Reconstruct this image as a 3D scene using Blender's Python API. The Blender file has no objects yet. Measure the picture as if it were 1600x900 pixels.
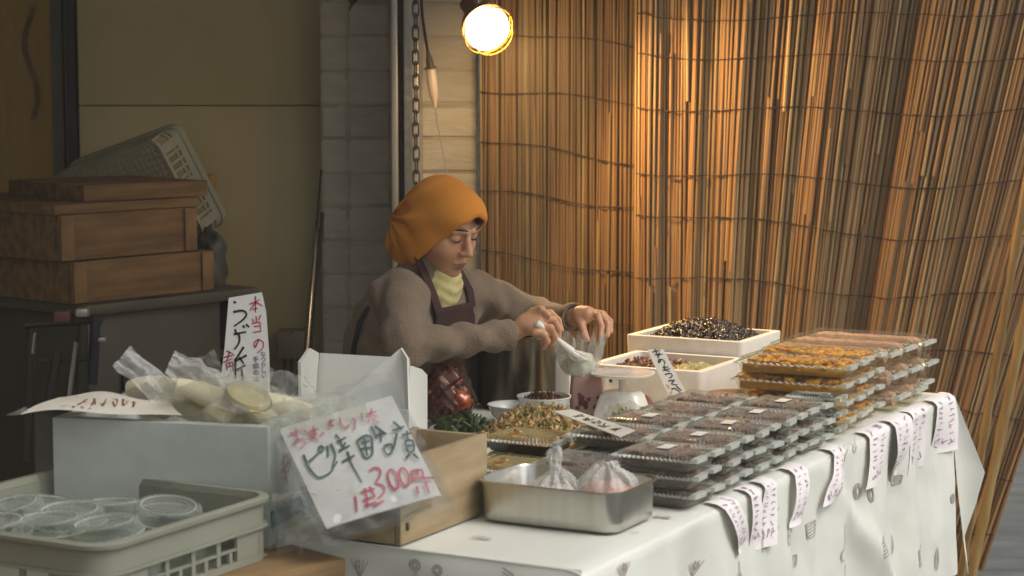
import bpy, bmesh, math, random
import numpy as np
from mathutils import Vector, Matrix, Euler, noise as mnoise
S = bpy.context.scene
COL = S.collection
R = math.radians
PI = math.pi
rnd = random.Random(11)

# ------------------------------------------------------------------ camera
CAM_H, CAM_P, CAM_F = 1.5, R(5.9), 3200.0
cam_d = bpy.data.cameras.new('camera')
cam_d.sensor_width = 36.0
cam_d.lens = 36.0 * CAM_F / 1600.0
cam_d.clip_start, cam_d.clip_end = 0.05, 500
cam_d.dof.use_dof = True
cam_d.dof.focus_distance = 4.55
cam_d.dof.aperture_fstop = 5.6
cam = bpy.data.objects.new('camera', cam_d)
COL.objects.link(cam)
cam.location = (0, 0, CAM_H)
cam.rotation_euler = (R(90) - CAM_P, 0, 0)
S.camera = cam

# ------------------------------------------------------------------ sky, sun, exposure
SUN_EL, SUN_AZ = R(52), R(115)          # azimuth clockwise from +Y
wd = bpy.data.worlds.new('World')
S.world = wd
wd.use_nodes = True
nt = wd.node_tree
bg = nt.nodes['Background']
sky = nt.nodes.new('ShaderNodeTexSky')
sky.sky_type = 'NISHITA'
sky.sun_disc = False
sky.sun_elevation, sky.sun_rotation = SUN_EL, SUN_AZ
sky.dust_density = 4.0
hs = nt.nodes.new('ShaderNodeHueSaturation')     # overcast: a nearly grey sky
hs.inputs['Saturation'].default_value = 0.25
nt.links.new(sky.outputs[0], hs.inputs['Color'])
nt.links.new(hs.outputs[0], bg.inputs['Color'])
bg.inputs['Strength'].default_value = 0.10
sd = bpy.data.lights.new('sun', 'SUN')
sd.energy = 0.5
sd.angle = R(25)
sd.color = (1.0, 0.95, 0.88)
so = bpy.data.objects.new('sun', sd)
COL.objects.link(so)
sv = Vector((math.sin(SUN_AZ) * math.cos(SUN_EL), math.cos(SUN_AZ) * math.cos(SUN_EL), math.sin(SUN_EL)))
so.rotation_euler = (-sv).to_track_quat('-Z', 'Y').to_euler()
so.location = sv * 30
S.view_settings.view_transform = 'Standard'
S.view_settings.look = 'None'
S.view_settings.gamma = 1.0
S.view_settings.exposure = 0.78
S.cycles.transparent_max_bounces = 24
S.cycles.max_bounces = 8
S.cycles.sample_clamp_indirect = 4.0
S.cycles.use_denoising = True

# ------------------------------------------------------------------ helpers
def PY(px, py, y):
    """point on the plane at distance y that the photograph shows at (px, py)"""
    u = (px - 800) / CAM_F; v = -(py - 450) / CAM_F
    r = (u, math.cos(CAM_P) + v * math.sin(CAM_P), -math.sin(CAM_P) + v * math.cos(CAM_P))
    t = y / r[1]
    return Vector((r[0] * t, y, CAM_H + r[2] * t))
def PZ(px, py, z):
    u = (px - 800) / CAM_F; v = -(py - 450) / CAM_F
    r = (u, math.cos(CAM_P) + v * math.sin(CAM_P), -math.sin(CAM_P) + v * math.cos(CAM_P))
    t = (z - CAM_H) / r[2]
    return Vector((r[0] * t, r[1] * t, z))
T0 = Vector((0.111, 3.253)); TD = Vector((0.47206, 0.88157)); TN = Vector((-0.88157, 0.47206))
TZ = 0.70
TROT = math.atan2(TD.y, TD.x)
def tab(u, v, z=TZ):
    p = T0 + TD * u + TN * v
    return Vector((p.x, p.y, z))
def totab(p):
    a = Vector((p.x, p.y)) - T0
    return a.dot(TD), a.dot(TN)

def hexc(h):
    h = h.lstrip('#'); o = []
    for i in (0, 2, 4):
        c = int(h[i:i+2], 16) / 255
        o.append(c / 12.92 if c <= .04045 else ((c + .055) / 1.055) ** 2.4)
    return tuple(o) + (1,)
def scl(c, k): return tuple(min(1, x * k) for x in c[:3]) + (1,)

def new_mat(name):
    m = bpy.data.materials.new(name); m.use_nodes = True
    return m, m.node_tree, m.node_tree.nodes['Principled BSDF']
def M(name, col, rough=.6, col2=None, nscale=8, stretch=(1, 1, 1), metal=0, bump=0, bscale=None, coat=0, spec=.5, island=0, objrand=0, sub=0, sheen=0, detail=4):
    m, t, b = new_mat(name)
    if isinstance(col, str): col = hexc(col)
    if isinstance(col2, str): col2 = hexc(col2)
    b.inputs['Roughness'].default_value = rough
    b.inputs['Metallic'].default_value = metal
    b.inputs['Specular IOR Level'].default_value = spec
    if coat: b.inputs['Coat Weight'].default_value = coat; b.inputs['Coat Roughness'].default_value = .12
    if sheen: b.inputs['Sheen Weight'].default_value = sheen
    if sub:
        b.inputs['Subsurface Weight'].default_value = sub
        b.inputs['Subsurface Radius'].default_value = (.012, .005, .003)
        b.inputs['Subsurface Scale'].default_value = 1.0
    tc = t.nodes.new('ShaderNodeTexCoord'); mp = t.nodes.new('ShaderNodeMapping')
    mp.inputs['Scale'].default_value = stretch
    t.links.new(tc.outputs['Object'], mp.inputs['Vector'])
    nz = t.nodes.new('ShaderNodeTexNoise'); nz.inputs['Scale'].default_value = nscale; nz.inputs['Detail'].default_value = detail
    t.links.new(mp.outputs[0], nz.inputs['Vector'])
    if col2 is None: col2 = scl(col, .78)
    rp = t.nodes.new('ShaderNodeValToRGB')
    rp.color_ramp.elements[0].position = .32; rp.color_ramp.elements[1].position = .68
    rp.color_ramp.elements[0].color = col2; rp.color_ramp.elements[1].color = col
    t.links.new(nz.outputs['Fac'], rp.inputs[0])
    out = rp.outputs[0]
    if island or objrand:
        if island:
            g = t.nodes.new('ShaderNodeNewGeometry'); src = g.outputs['Random Per Island']
        else:
            g = t.nodes.new('ShaderNodeObjectInfo'); src = g.outputs['Random']
        k = island or objrand
        mr = t.nodes.new('ShaderNodeMapRange'); mr.inputs['To Min'].default_value = 1 - k; mr.inputs['To Max'].default_value = 1 + k * .6
        t.links.new(src, mr.inputs[0])
        h = t.nodes.new('ShaderNodeHueSaturation')
        t.links.new(out, h.inputs['Color']); t.links.new(mr.outputs[0], h.inputs['Value'])
        out = h.outputs[0]
    t.links.new(out, b.inputs['Base Color'])
    if bump:
        n2 = t.nodes.new('ShaderNodeTexNoise'); n2.inputs['Scale'].default_value = bscale or nscale * 4; n2.inputs['Detail'].default_value = 3
        t.links.new(mp.outputs[0], n2.inputs['Vector'])
        bp = t.nodes.new('ShaderNodeBump'); bp.inputs['Strength'].default_value = bump; bp.inputs['Distance'].default_value = .01
        t.links.new(n2.outputs['Fac'], bp.inputs['Height']); t.links.new(bp.outputs[0], b.inputs['Normal'])
    return m
def film(name, tint='#ffffff', base=.10, edge=.55, rough=.12, bump=0, bscale=40, white=.75):
    """thin clear plastic: mostly see-through, with gloss that grows towards grazing angles"""
    m, t, b = new_mat(name)
    b.inputs['Base Color'].default_value = scl(hexc(tint), white)
    b.inputs['Roughness'].default_value = rough
    b.inputs['Specular IOR Level'].default_value = .8
    tr = t.nodes.new('ShaderNodeBsdfTransparent'); tr.inputs[0].default_value = scl(hexc(tint), .97)
    mx = t.nodes.new('ShaderNodeMixShader')
    lw = t.nodes.new('ShaderNodeLayerWeight'); lw.inputs['Blend'].default_value = .35
    mr = t.nodes.new('ShaderNodeMapRange'); mr.inputs['To Min'].default_value = base; mr.inputs['To Max'].default_value = base + edge
    t.links.new(lw.outputs['Facing'], mr.inputs[0])
    t.links.new(mr.outputs[0], mx.inputs[0]); t.links.new(tr.outputs[0], mx.inputs[1]); t.links.new(b.outputs[0], mx.inputs[2])
    t.links.new(mx.outputs[0], t.nodes['Material Output'].inputs['Surface'])
    if bump:
        tc = t.nodes.new('ShaderNodeTexCoord')
        n2 = t.nodes.new('ShaderNodeTexNoise'); n2.inputs['Scale'].default_value = bscale; n2.inputs['Detail'].default_value = 3
        t.links.new(tc.outputs['Object'], n2.inputs['Vector'])
        bp = t.nodes.new('ShaderNodeBump'); bp.inputs['Strength'].default_value = bump; bp.inputs['Distance'].default_value = .02
        t.links.new(n2.outputs['Fac'], bp.inputs['Height'])
        t.links.new(bp.outputs[0], b.inputs['Normal']); t.links.new(bp.outputs[0], lw.inputs['Normal'])
    return m

class MB:
    """collects vertices and faces of one mesh"""
    def __init__(s): s.v = []; s.f = []; s.mi = []; s.cur = 0
    def add(s, vs, fs, mi=None):
        o = len(s.v); s.v += [tuple(x) for x in vs]
        s.f += [tuple(i + o for i in f) for f in fs]
        s.mi += [s.cur if mi is None else mi] * len(fs)
        return s
    def box(s, x0, x1, y0, y1, z0, z1, taper=0, M4=None):
        t = taper
        vs = [(x0+t, y0+t, z0), (x1-t, y0+t, z0), (x1-t, y1-t, z0), (x0+t, y1-t, z0), (x0, y0, z1), (x1, y0, z1), (x1, y1, z1), (x0, y1, z1)]
        if M4: vs = [M4 @ Vector(v) for v in vs]
        return s.add(vs, [(3, 2, 1, 0), (4, 5, 6, 7), (0, 1, 5, 4), (1, 2, 6, 5), (2, 3, 7, 6), (3, 0, 4, 7)])
    def cbox(s, c, d, b=.004, M4=None):
        """box with chamfered edges, centre c, full dims d"""
        bm = bmesh.new(); bmesh.ops.create_cube(bm, size=1)
        bmesh.ops.scale(bm, vec=d, verts=bm.verts)
        bmesh.ops.bevel(bm, geom=list(bm.edges), offset=b, segments=2, affect='EDGES', profile=.5)
        bmesh.ops.translate(bm, vec=c, verts=bm.verts)
        return s.bm(bm, M4)
    def bm(s, bm, M4=None):
        bm.verts.index_update()
        vs = [(M4 @ v.co) if M4 else v.co.copy() for v in bm.verts]
        fs = [[v.index for v in f.verts] for f in bm.faces]
        bm.free(); return s.add(vs, fs)
    def tube(s, pts, r, n=8, caps=True):
        pts = [Vector(p) for p in pts]; k = len(pts)
        rs = r if isinstance(r, (list, tuple)) else [r] * k
        vs = []; fs = []; up = None
        for i, p in enumerate(pts):
            t = (pts[min(i+1, k-1)] - pts[max(i-1, 0)]).normalized()
            if up is None:
                up = t.orthogonal().normalized()
            else:
                up = (up - t * up.dot(t)).normalized()
            w = t.cross(up)
            for j in range(n):
                a = 2 * PI * j / n
                vs.append(p + (up * math.cos(a) + w * math.sin(a)) * rs[i])
        for i in range(k - 1):
            for j in range(n):
                a, b2 = i*n + j, i*n + (j+1) % n
                fs.append((a, b2, b2 + n, a + n))
        if caps:
            fs.append(tuple(range(n))[::-1]); fs.append(tuple(range((k-1)*n, k*n)))
        return s.add(vs, fs)
    def loft(s, loops, cap0=False, cap1=False, closed=True):
        n = len(loops[0]); o = []
        for l in loops: o += list(l)
        fs = []
        for i in range(len(loops) - 1):
            for j in range(n if closed else n - 1):
                a, b2 = i*n + j, i*n + (j+1) % n
                fs.append((a, b2, b2 + n, a + n))
        if cap0: fs.append(tuple(range(n))[::-1])
        if cap1: fs.append(tuple(range((len(loops)-1)*n, len(loops)*n)))
        return s.add(o, fs)
    def lathe(s, prof, n=32, c=(0, 0, 0), cap0=False, cap1=False):
        loops = [[(c[0] + r * math.cos(2*PI*j/n), c[1] + r * math.sin(2*PI*j/n), c[2] + z) for j in range(n)] for r, z in prof]
        return s.loft(loops, cap0, cap1)
    def grid(s, fn, nu, nv):
        vs = [fn(i / nu, j / nv) for j in range(nv + 1) for i in range(nu + 1)]
        fs = [(j*(nu+1)+i, j*(nu+1)+i+1, (j+1)*(nu+1)+i+1, (j+1)*(nu+1)+i) for j in range(nv) for i in range(nu)]
        return s.add(vs, fs)
    def mesh(s, name, mats, smooth=True, ang=40):
        me = bpy.data.meshes.new(name)
        me.from_pydata([tuple(v) for v in s.v], [], s.f)
        for m in (mats if isinstance(mats, (list, tuple)) else [mats]): me.materials.append(m)
        me.polygons.foreach_set('material_index', s.mi)
        me.update()
        if smooth: smooth_mesh(me, ang)
        return me
    def build(s, name, mats, parent=None, smooth=True, ang=40):
        return link(name, s.mesh(name, mats, smooth, ang), parent)
def smooth_mesh(me, ang=40):
    me.polygons.foreach_set('use_smooth', [True] * len(me.polygons))
    bm = bmesh.new(); bm.from_mesh(me)
    lim = R(ang)
    for e in bm.edges:
        e.smooth = not (len(e.link_faces) == 2 and e.calc_face_angle(0) > lim)
    bm.to_mesh(me); bm.free()
def link(name, me, parent=None):
    o = bpy.data.objects.new(name, me); COL.objects.link(o)
    if parent: o.parent = parent
    return o
def thing(name, label, cat, loc=(0, 0, 0), rotz=0, group=None, rot=None):
    o = bpy.data.objects.new(name, None); COL.objects.link(o)
    o.location = loc; o.rotation_euler = rot if rot is not None else (0, 0, rotz)
    o.empty_display_size = .05
    return tag(o, label, cat, group)
def tag(o, label, cat, group=None):
    o['label'] = label; o['category'] = cat
    if group: o['group'] = group
    return o
def struct(o): o['kind'] = 'structure'; return o
def stuff(o): o['kind'] = 'stuff'; return o
def dup(root, loc=None, rotz=None, label=None, group=None, dz=0):
    def cp(o, par):
        c = o.copy(); COL.objects.link(c); c.parent = par
        for ch in o.children: cp(ch, c)
        return c
    r = cp(root, None)
    if loc is not None: r.location = loc
    if rotz is not None: r.rotation_euler = (0, 0, rotz)
    if label: r['label'] = label
    if group: r['group'] = group
    return r
def rr(a, b, r, z, n=6, cx=0, cy=0):
    """rounded rectangle loop, half sizes a, b"""
    o = []
    for sx, sy, a0 in ((1, 1, 0), (-1, 1, 90), (-1, -1, 180), (1, -1, 270)):
        for k in range(n + 1):
            t = R(a0 + 90 * k / n)
            o.append((cx + sx * (a - r) + r * math.cos(t), cy + sy * (b - r) + r * math.sin(t), z))
    return o

# ---- signed-distance modelling (numpy surface nets)
def sdf_mesh(f, lo, hi, h):
    lo = np.array(lo, float); hi = np.array(hi, float)
    n = np.ceil((hi - lo) / h).astype(int) + 1
    ax = [lo[i] + h * np.arange(n[i]) for i in range(3)]
    X, Y, Z = np.meshgrid(*ax, indexing='ij')
    V = f(X, Y, Z)
    ins = V < 0
    c = n - 1
    cnt = np.zeros(c); acc = np.zeros(tuple(c) + (3,))
    for axis in range(3):
        sl = [slice(None)] * 3; sh = [slice(None)] * 3
        sl[axis] = slice(0, -1); sh[axis] = slice(1, None)
        a, b = V[tuple(sl)], V[tuple(sh)]
        cr = (a < 0) != (b < 0)
        t = np.where(cr, a / np.where(cr, a - b, 1), 0)
        o1, o2 = [k for k in range(3) if k != axis]
        for d1 in (0, 1):
            for d2 in (0, 1):
                ss = [slice(None)] * 3
                ss[o1] = slice(d1, d1 + c[o1]); ss[o2] = slice(d2, d2 + c[o2])
                cc = cr[tuple(ss)]; tt = t[tuple(ss)]
                cnt += cc
                acc[..., axis] += np.where(cc, tt, 0)
                acc[..., o1] += np.where(cc, d1, 0)
                acc[..., o2] += np.where(cc, d2, 0)
    act = cnt > 0
    idx = -np.ones(tuple(c), int); idx[act] = np.arange(act.sum())
    ii = np.argwhere(act)
    P = lo + h * (ii + acc[act] / cnt[act][:, None])
    faces = []
    for axis in range(3):
        sl = [slice(None)] * 3; sh = [slice(None)] * 3
        sl[axis] = slice(0, -1); sh[axis] = slice(1, None)
        a, b = ins[tuple(sl)], ins[tuple(sh)]
        o1, o2 = (axis + 1) % 3, (axis + 2) % 3
        e = np.argwhere(a != b)
        e = e[(e[:, o1] > 0) & (e[:, o2] > 0) & (e[:, o1] < c[o1]) & (e[:, o2] < c[o2])]
        if not len(e): continue
        q = []
        for d1, d2 in ((-1, -1), (0, -1), (0, 0), (-1, 0)):
            k = e.copy(); k[:, o1] += d1; k[:, o2] += d2
            q.append(idx[k[:, 0], k[:, 1], k[:, 2]])
        q = np.stack(q, 1)
        flip = ~a[e[:, 0], e[:, 1], e[:, 2]]
        q[flip] = q[flip][:, ::-1]
        faces.append(q)
    F = np.concatenate(faces) if faces else np.zeros((0, 4), int)
    return P, F
def smin(a, b, k):
    h = np.clip(.5 + .5 * (b - a) / k, 0, 1)
    return b * (1 - h) + a * h - k * h * (1 - h)
def smax(a, b, k): return -smin(-a, -b, k)
def cap(X, Y, Z, a, b, ra, rb=None):
    rb = ra if rb is None else rb
    a = np.array(a, float); b = np.array(b, float); ba = b - a
    px, py, pz = X - a[0], Y - a[1], Z - a[2]
    t = np.clip((px*ba[0] + py*ba[1] + pz*ba[2]) / max(1e-9, ba.dot(ba)), 0, 1)
    return np.sqrt((px - t*ba[0])**2 + (py - t*ba[1])**2 + (pz - t*ba[2])**2) - (ra + (rb - ra) * t)
def ell(X, Y, Z, c, r):
    x, y, z = (X - c[0]) / r[0], (Y - c[1]) / r[1], (Z - c[2]) / r[2]
    k0 = np.sqrt(x*x + y*y + z*z)
    k1 = np.sqrt((x/r[0])**2 + (y/r[1])**2 + (z/r[2])**2)
    return k0 * (k0 - 1) / np.maximum(k1, 1e-9)
def np_mesh(name, P, F, mats, relax=2):
    me = bpy.data.meshes.new(name)
    P = np.array(P, float)
    if relax and len(F):
        for _ in range(relax):
            acc = np.zeros_like(P); cn = np.zeros(len(P))
            for a, b in ((0, 1), (1, 2), (2, 3), (3, 0)):
                np.add.at(acc, F[:, a], P[F[:, b]]); np.add.at(cn, F[:, a], 1)
                np.add.at(acc, F[:, b], P[F[:, a]]); np.add.at(cn, F[:, b], 1)
            P = P * .5 + .5 * acc / np.maximum(cn, 1)[:, None]
    me.from_pydata(P.tolist(), [], F.tolist())
    for m in (mats if isinstance(mats, (list, tuple)) else [mats]): me.materials.append(m)
    me.polygons.foreach_set('use_smooth', [True] * len(me.polygons))
    me.update()
    return me
def nz3(x, y, z, s=1.0, seed=0): return mnoise.noise(Vector((x * s + seed * 7.31, y * s - seed * 3.7, z * s + seed * 1.9)))

# ---- brush strokes and printed characters laid on a surface
def ribbon(mb, pts, w, fn, taper=True):
    """2-D polyline (in sheet coordinates) as a flat brush stroke; fn maps sheet coords to a point"""
    P = [Vector((p[0], p[1])) for p in pts]
    Q = []                                   # resample
    for i in range(len(P) - 1):
        L = (P[i+1] - P[i]).length; k = max(1, int(L / (w * 1.2)))
        for j in range(k): Q.append(P[i].lerp(P[i+1], j / k))
    Q.append(P[-1])
    if len(Q) > 3:
        for _ in range(1):
            Q = [Q[0]] + [(Q[i-1] + Q[i]*2 + Q[i+1]) / 4 for i in range(1, len(Q)-1)] + [Q[-1]]
    vs = []
    n = len(Q)
    for i, q in enumerate(Q):
        t = (Q[min(i+1, n-1)] - Q[max(i-1, 0)])
        if t.length < 1e-9: t = Vector((1, 0))
        t.normalize(); s = Vector((-t.y, t.x))
        ww = w * .5 * ((1.0 - .35 * i / max(1, n-1)) if taper else 1)
        vs.append(fn(*(q + s * ww))); vs.append(fn(*(q - s * ww)))
    mb.add(vs, [(2*i, 2*i+1, 2*i+3, 2*i+2) for i in range(n - 1)])
_glyph = {}
def glyph(ch, off=.012):
    if (ch, off) not in _glyph:
        cu = bpy.data.curves.new('glyph', 'FONT'); cu.body = ch; cu.offset = off; cu.resolution_u = 3
        cu.align_x = 'CENTER'; cu.align_y = 'CENTER'
        o = bpy.data.objects.new('glyph', cu); COL.objects.link(o)
        dg = bpy.context.evaluated_depsgraph_get()
        me = o.evaluated_get(dg).to_mesh()
        _glyph[(ch, off)] = ([tuple(v.co) for v in me.vertices], [tuple(p.vertices) for p in me.polygons])
        o.evaluated_get(dg).to_mesh_clear()
        bpy.data.objects.remove(o); bpy.data.curves.remove(cu)
    return _glyph[(ch, off)]
def put_char(mb, ch, x, y, size, fn, rot=0, shear=0, off=.012, sx=1):
    vs, fs = glyph(ch, off); c, s = math.cos(rot), math.sin(rot)
    o = []
    for a, b, _ in vs:
        a = a * sx + shear * b
        o.append(fn(x + size * (a*c - b*s), y - size * (a*s + b*c)))
    mb.add(o, fs)
def scribble(mb, x, y, w, h, fn, th, rg, k=3):
    """an illegible handwritten character about w by h"""
    for _ in range(k):
        x0, y0 = x + rg.uniform(0, .5) * w, y + rg.uniform(0, .8) * h
        pts = [(x0, y0)]
        for _ in range(rg.randint(1, 2)):
            pts.append((x + rg.uniform(.2, 1) * w, y + rg.uniform(0, 1) * h))
        ribbon(mb, pts, th, fn)
# ------------------------------------------------------------------ materials
mt_ground = M('asphalt_paving', '#6e716b', .75, '#4c4f4b', 3.5, (1, 3, 1), bump=.3, bscale=30)
mt_tile = M('stone_faced_tile', '#c6bfae', .75, '#b8b1a0', 9, (1, 1, 3), bump=.5, bscale=26, objrand=.10)
mt_mortar = M('tile_joint', '#b0a896', .9)
mt_panel = M('painted_metal_panel', '#c4b484', .5, '#ab9c6e', 1.6, objrand=.05, bump=.08, bscale=2.5)
mt_alu = M('brushed_aluminium', '#b9b4aa', .42, '#a09a90', 30, (1, 1, .1), metal=.6)
mt_black = M('black_rubber', '#14130f', .6)
mt_dark = M('dark_grey_metal', '#36352d', .5, '#28271f', 5)
mt_dark2 = M('dark_olive_metal', '#504b3a', .55, '#3d392c', 4)
mt_chrome = M('chrome_rod', '#c8c8c4', .18, metal=1)
mt_curtain = M('ochre_curtain', '#c9942e', .8, '#a5701f', 3, (6, 6, .6))
mt_curtain2 = M('rust_curtain_edge', '#b85a2a', .8)
mt_glass = film('window_glass', '#d8d2b8', .10, .5, .05)
mt_oldwood = M('old_brown_wood', '#87663c', .8, '#5c4427', 3, (1.2, 12, 12), bump=.3, bscale=8)
mt_endgrain = M('worn_end_grain', '#8d6c42', .8, '#6b4e2e', 14)
mt_wood = M('pale_pine_wood', '#ad9976', .65, '#8c7757', 2.2, (2, 14, 14), bump=.12, bscale=6)
mt_plank = M('worn_plank', '#8d7149', .75, '#6c5335', 2.0, (2, 16, 16), bump=.2, bscale=8)
mt_crate = M('grey_green_plastic', '#8c8d7e', .42, '#7f8071', 3)
mt_crate2 = M('cream_grey_plastic', '#a8a38b', .55, '#918c76', 3)
mt_reed = None
mt_rope = M('dark_binding_twine', '#3a2415', .9)
mt_steel = M('brushed_steel', '#c4c2ba', .27, '#b4b2a8', 40, (1, 1, .08), metal=1)
mt_foam = M('white_foam', '#e9e6dc', .55, '#dfdbd0', 30, bump=.08, bscale=300)
mt_foam_in = M('foam_box_grey', '#c9ccc8', .5, '#bcc0bc', 4)
mt_paper = M('white_paper', '#e4e2dc', .65, '#dbd8d2', 4)
mt_paperpink = M('pinkish_paper', '#f0ebe8', .65, '#eae2e0', 5)
mt_card = M('white_card', '#e8e3d6', .6)
mt_ink_k = M('black_ink', '#17201c', .5)
mt_ink_g = M('green_black_ink', '#5a7068', .5, '#48605a', 30)
mt_ink_r = M('red_ink', '#b0264c', .5)
mt_ink_p = M('pink_red_ink', '#d0707c', .5, '#dd98a0', 20)
mt_ink_b = M('blue_ink', '#3b4d78', .5)
mt_ink_o = M('brown_orange_ink', '#8a4a20', .5)
mt_ink_strip = M('violet_red_ink', '#c48c9c', .5, '#8a7da0', 60)
mt_print = M('grey_brown_print', '#b7afa6', .7, '#9a9188', 40)
mt_cloth = M('white_vinyl_cloth', '#e0e0d6', .55, '#d4d5ca', 3, bump=.05, bscale=9)
mt_clear = film('clear_plastic', '#f6f4ec', .03, .5, .06, white=.6)
mt_clear2 = film('ribbed_clear_plastic', '#eef2ec', .07, .5, .06, bump=.25, bscale=120, white=.6)
mt_bag = film('thin_bag_film', '#f4f4ee', .05, .30, .16, bump=.25, bscale=16, white=.8)
mt_bagwhite = film('milky_bag_film', '#f8f8f4', .22, .5, .18, bump=.4, bscale=45, white=.9)
mt_radish = M('pickled_radish', '#e8e1ca', .35, '#d6caa6', 6, coat=.4, bump=.1)
mt_enamel = M('white_enamel', '#eeeae2', .22, '#e6e2d8', 3, coat=.5)
mt_ceramic = M('white_ceramic', '#d9dad2', .3, coat=.3)

# ------------------------------------------------------------------ ground, added roof and side wall
b = MB(); b.grid(lambda s, t: (-14 + 28*s, -14 + 28*t, 0), 8, 8)
struct(b.build('ground', mt_ground))
b = MB(); b.box(-4, .75, 3.35, 8.2, 2.45, 2.55); b.box(.75, 1.35, 4.6, 8.2, 2.45, 2.55)
struct(b.build('added_shade_roof', M('shade_roof_canvas', '#b9b2a4', .8)))  # unseen roof, added to keep sky light off the background
b = MB(); b.box(-3.0, -2.8, -4, 8.3, 0, 4.2)  # unseen wall, added to block sky light from the left
o = b.build('side_wall', M('added_side_blocker', '#8f897c', .8)); tag(o, 'plain grey wall added out of view to darken the left side', 'wall')

# panels of the back wall
BW = 6.45
t = thing('panel_wall', 'olive beige metal panel wall with one horizontal seam behind the wooden trays', 'wall', (0, 0, 0))
xl, xr = PY(124, 200, BW).x, PY(503, 200, BW).x
zs = [0.02, .42, PY(300, 165, BW).z, 2.44]
for k in range(3):
    b = MB(); b.cbox(((xl+xr)/2, BW + .02, (zs[k]+zs[k+1])/2), (xr-xl, .04, zs[k+1]-zs[k]-.0035), .0015)
    b.build('panel', mt_panel, t)
b = MB(); b.box(xl - .05, xr + .01, BW + .041, BW + .09, 0, 2.44)
b.build('backing', mt_mortar, t)
b = MB(); b.box(xl - .035, xl - .006, BW - .015, BW + .04, 0, 2.44)
b.build('gap_strip', mt_black, t)  # black strip standing in for the shaded gap beside the window

# tile column with the aluminium post
TW = 6.33
t = thing('tile_wall', 'pale stone faced tile column beside the reed screen', 'wall')
px_cols = [(502, 545), (545, 612), (652, 749)]
zrow = PY(600, 217, TW).z; rh = .1045
b = MB(); b.box(PY(500, 0, TW).x, PY(746, 0, TW).x, TW - .003, TW + .17, 0, 2.44)
b.build('mortar_body', mt_mortar, t)
for k in range(-12, 6):
    z0 = zrow + rh * k
    if z0 + rh > 2.4 or z0 < 0: continue
    for a, c in px_cols:
        x0, x1 = PY(a, 300, TW).x, PY(c, 300, TW).x
        b = MB()
        bm = bmesh.new(); bmesh.ops.create_cube(bm, size=1)
        bmesh.ops.scale(bm, vec=(x1-x0-.004, .03, rh-.005), verts=bm.verts)
        bmesh.ops.bevel(bm, geom=list(bm.edges), offset=.007, segments=2, affect='EDGES')
        for v in bm.verts:
            if v.co.y < 0: v.co.y += .004 * nz3(v.co.x, k*3+a, v.co.z, 18)
        bmesh.ops.translate(bm, vec=((x0+x1)/2, TW + .004 + rnd.uniform(-.002, .002), z0+rh/2), verts=bm.verts)
        b.bm(bm); b.build('tile', mt_tile, t)
t = thing('shutter_post', 'grey metal shutter rail running up the tile column behind the woman', 'post')
def vbar(name, a, c, y0, y1, m):
    b = MB(); x0, x1 = PY(a, 300, 6.05).x, PY(c, 300, 6.05).x
    b.cbox(((x0+x1)/2, (y0+y1)/2, 1.22), (x1-x0, abs(y1-y0), 2.43), .004); return b.build(name, m, t)
vbar('flange', 612, 622.5, TW-.285, TW+.012, mt_alu)
vbar('slot', 622.6, 631.5, TW-.25, TW+.011, mt_black)  # black bar standing in for the shaded groove of the post
vbar('rail', 631.6, 655, TW-.28, TW+.012, mt_alu)

# ochre curtain behind glass on the far side
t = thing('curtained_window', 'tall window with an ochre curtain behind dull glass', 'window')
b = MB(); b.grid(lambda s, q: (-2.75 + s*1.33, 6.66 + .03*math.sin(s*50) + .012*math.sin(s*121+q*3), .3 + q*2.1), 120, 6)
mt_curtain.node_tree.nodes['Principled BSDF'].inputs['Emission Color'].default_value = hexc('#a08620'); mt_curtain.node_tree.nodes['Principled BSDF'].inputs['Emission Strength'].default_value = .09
b.build('curtain', mt_curtain, t)     # faint emission added to brighten it, with no lamp behind
b = MB(); x0 = PY(42, 100, 6.6).x
b.grid(lambda s, q: (x0 + .02*math.sin(q*7) + s*.02, 6.615 + .006*math.sin(q*50), 1.36 + q*.36), 4, 24)
b.build('curtain_tie', mt_curtain2, t)
b = MB(); b.box(-2.78, xl - .05, 6.5, 6.508, .3, 2.4); b.build('pane', mt_glass, t)
b = MB(); b.box(xl - .085, xl - .05, 6.45, 6.56, 0, 2.44); b.box(-2.78, xl - .086, 6.47, 6.55, 0, .29)
b.build('frame', mt_dark2, t)

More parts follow.
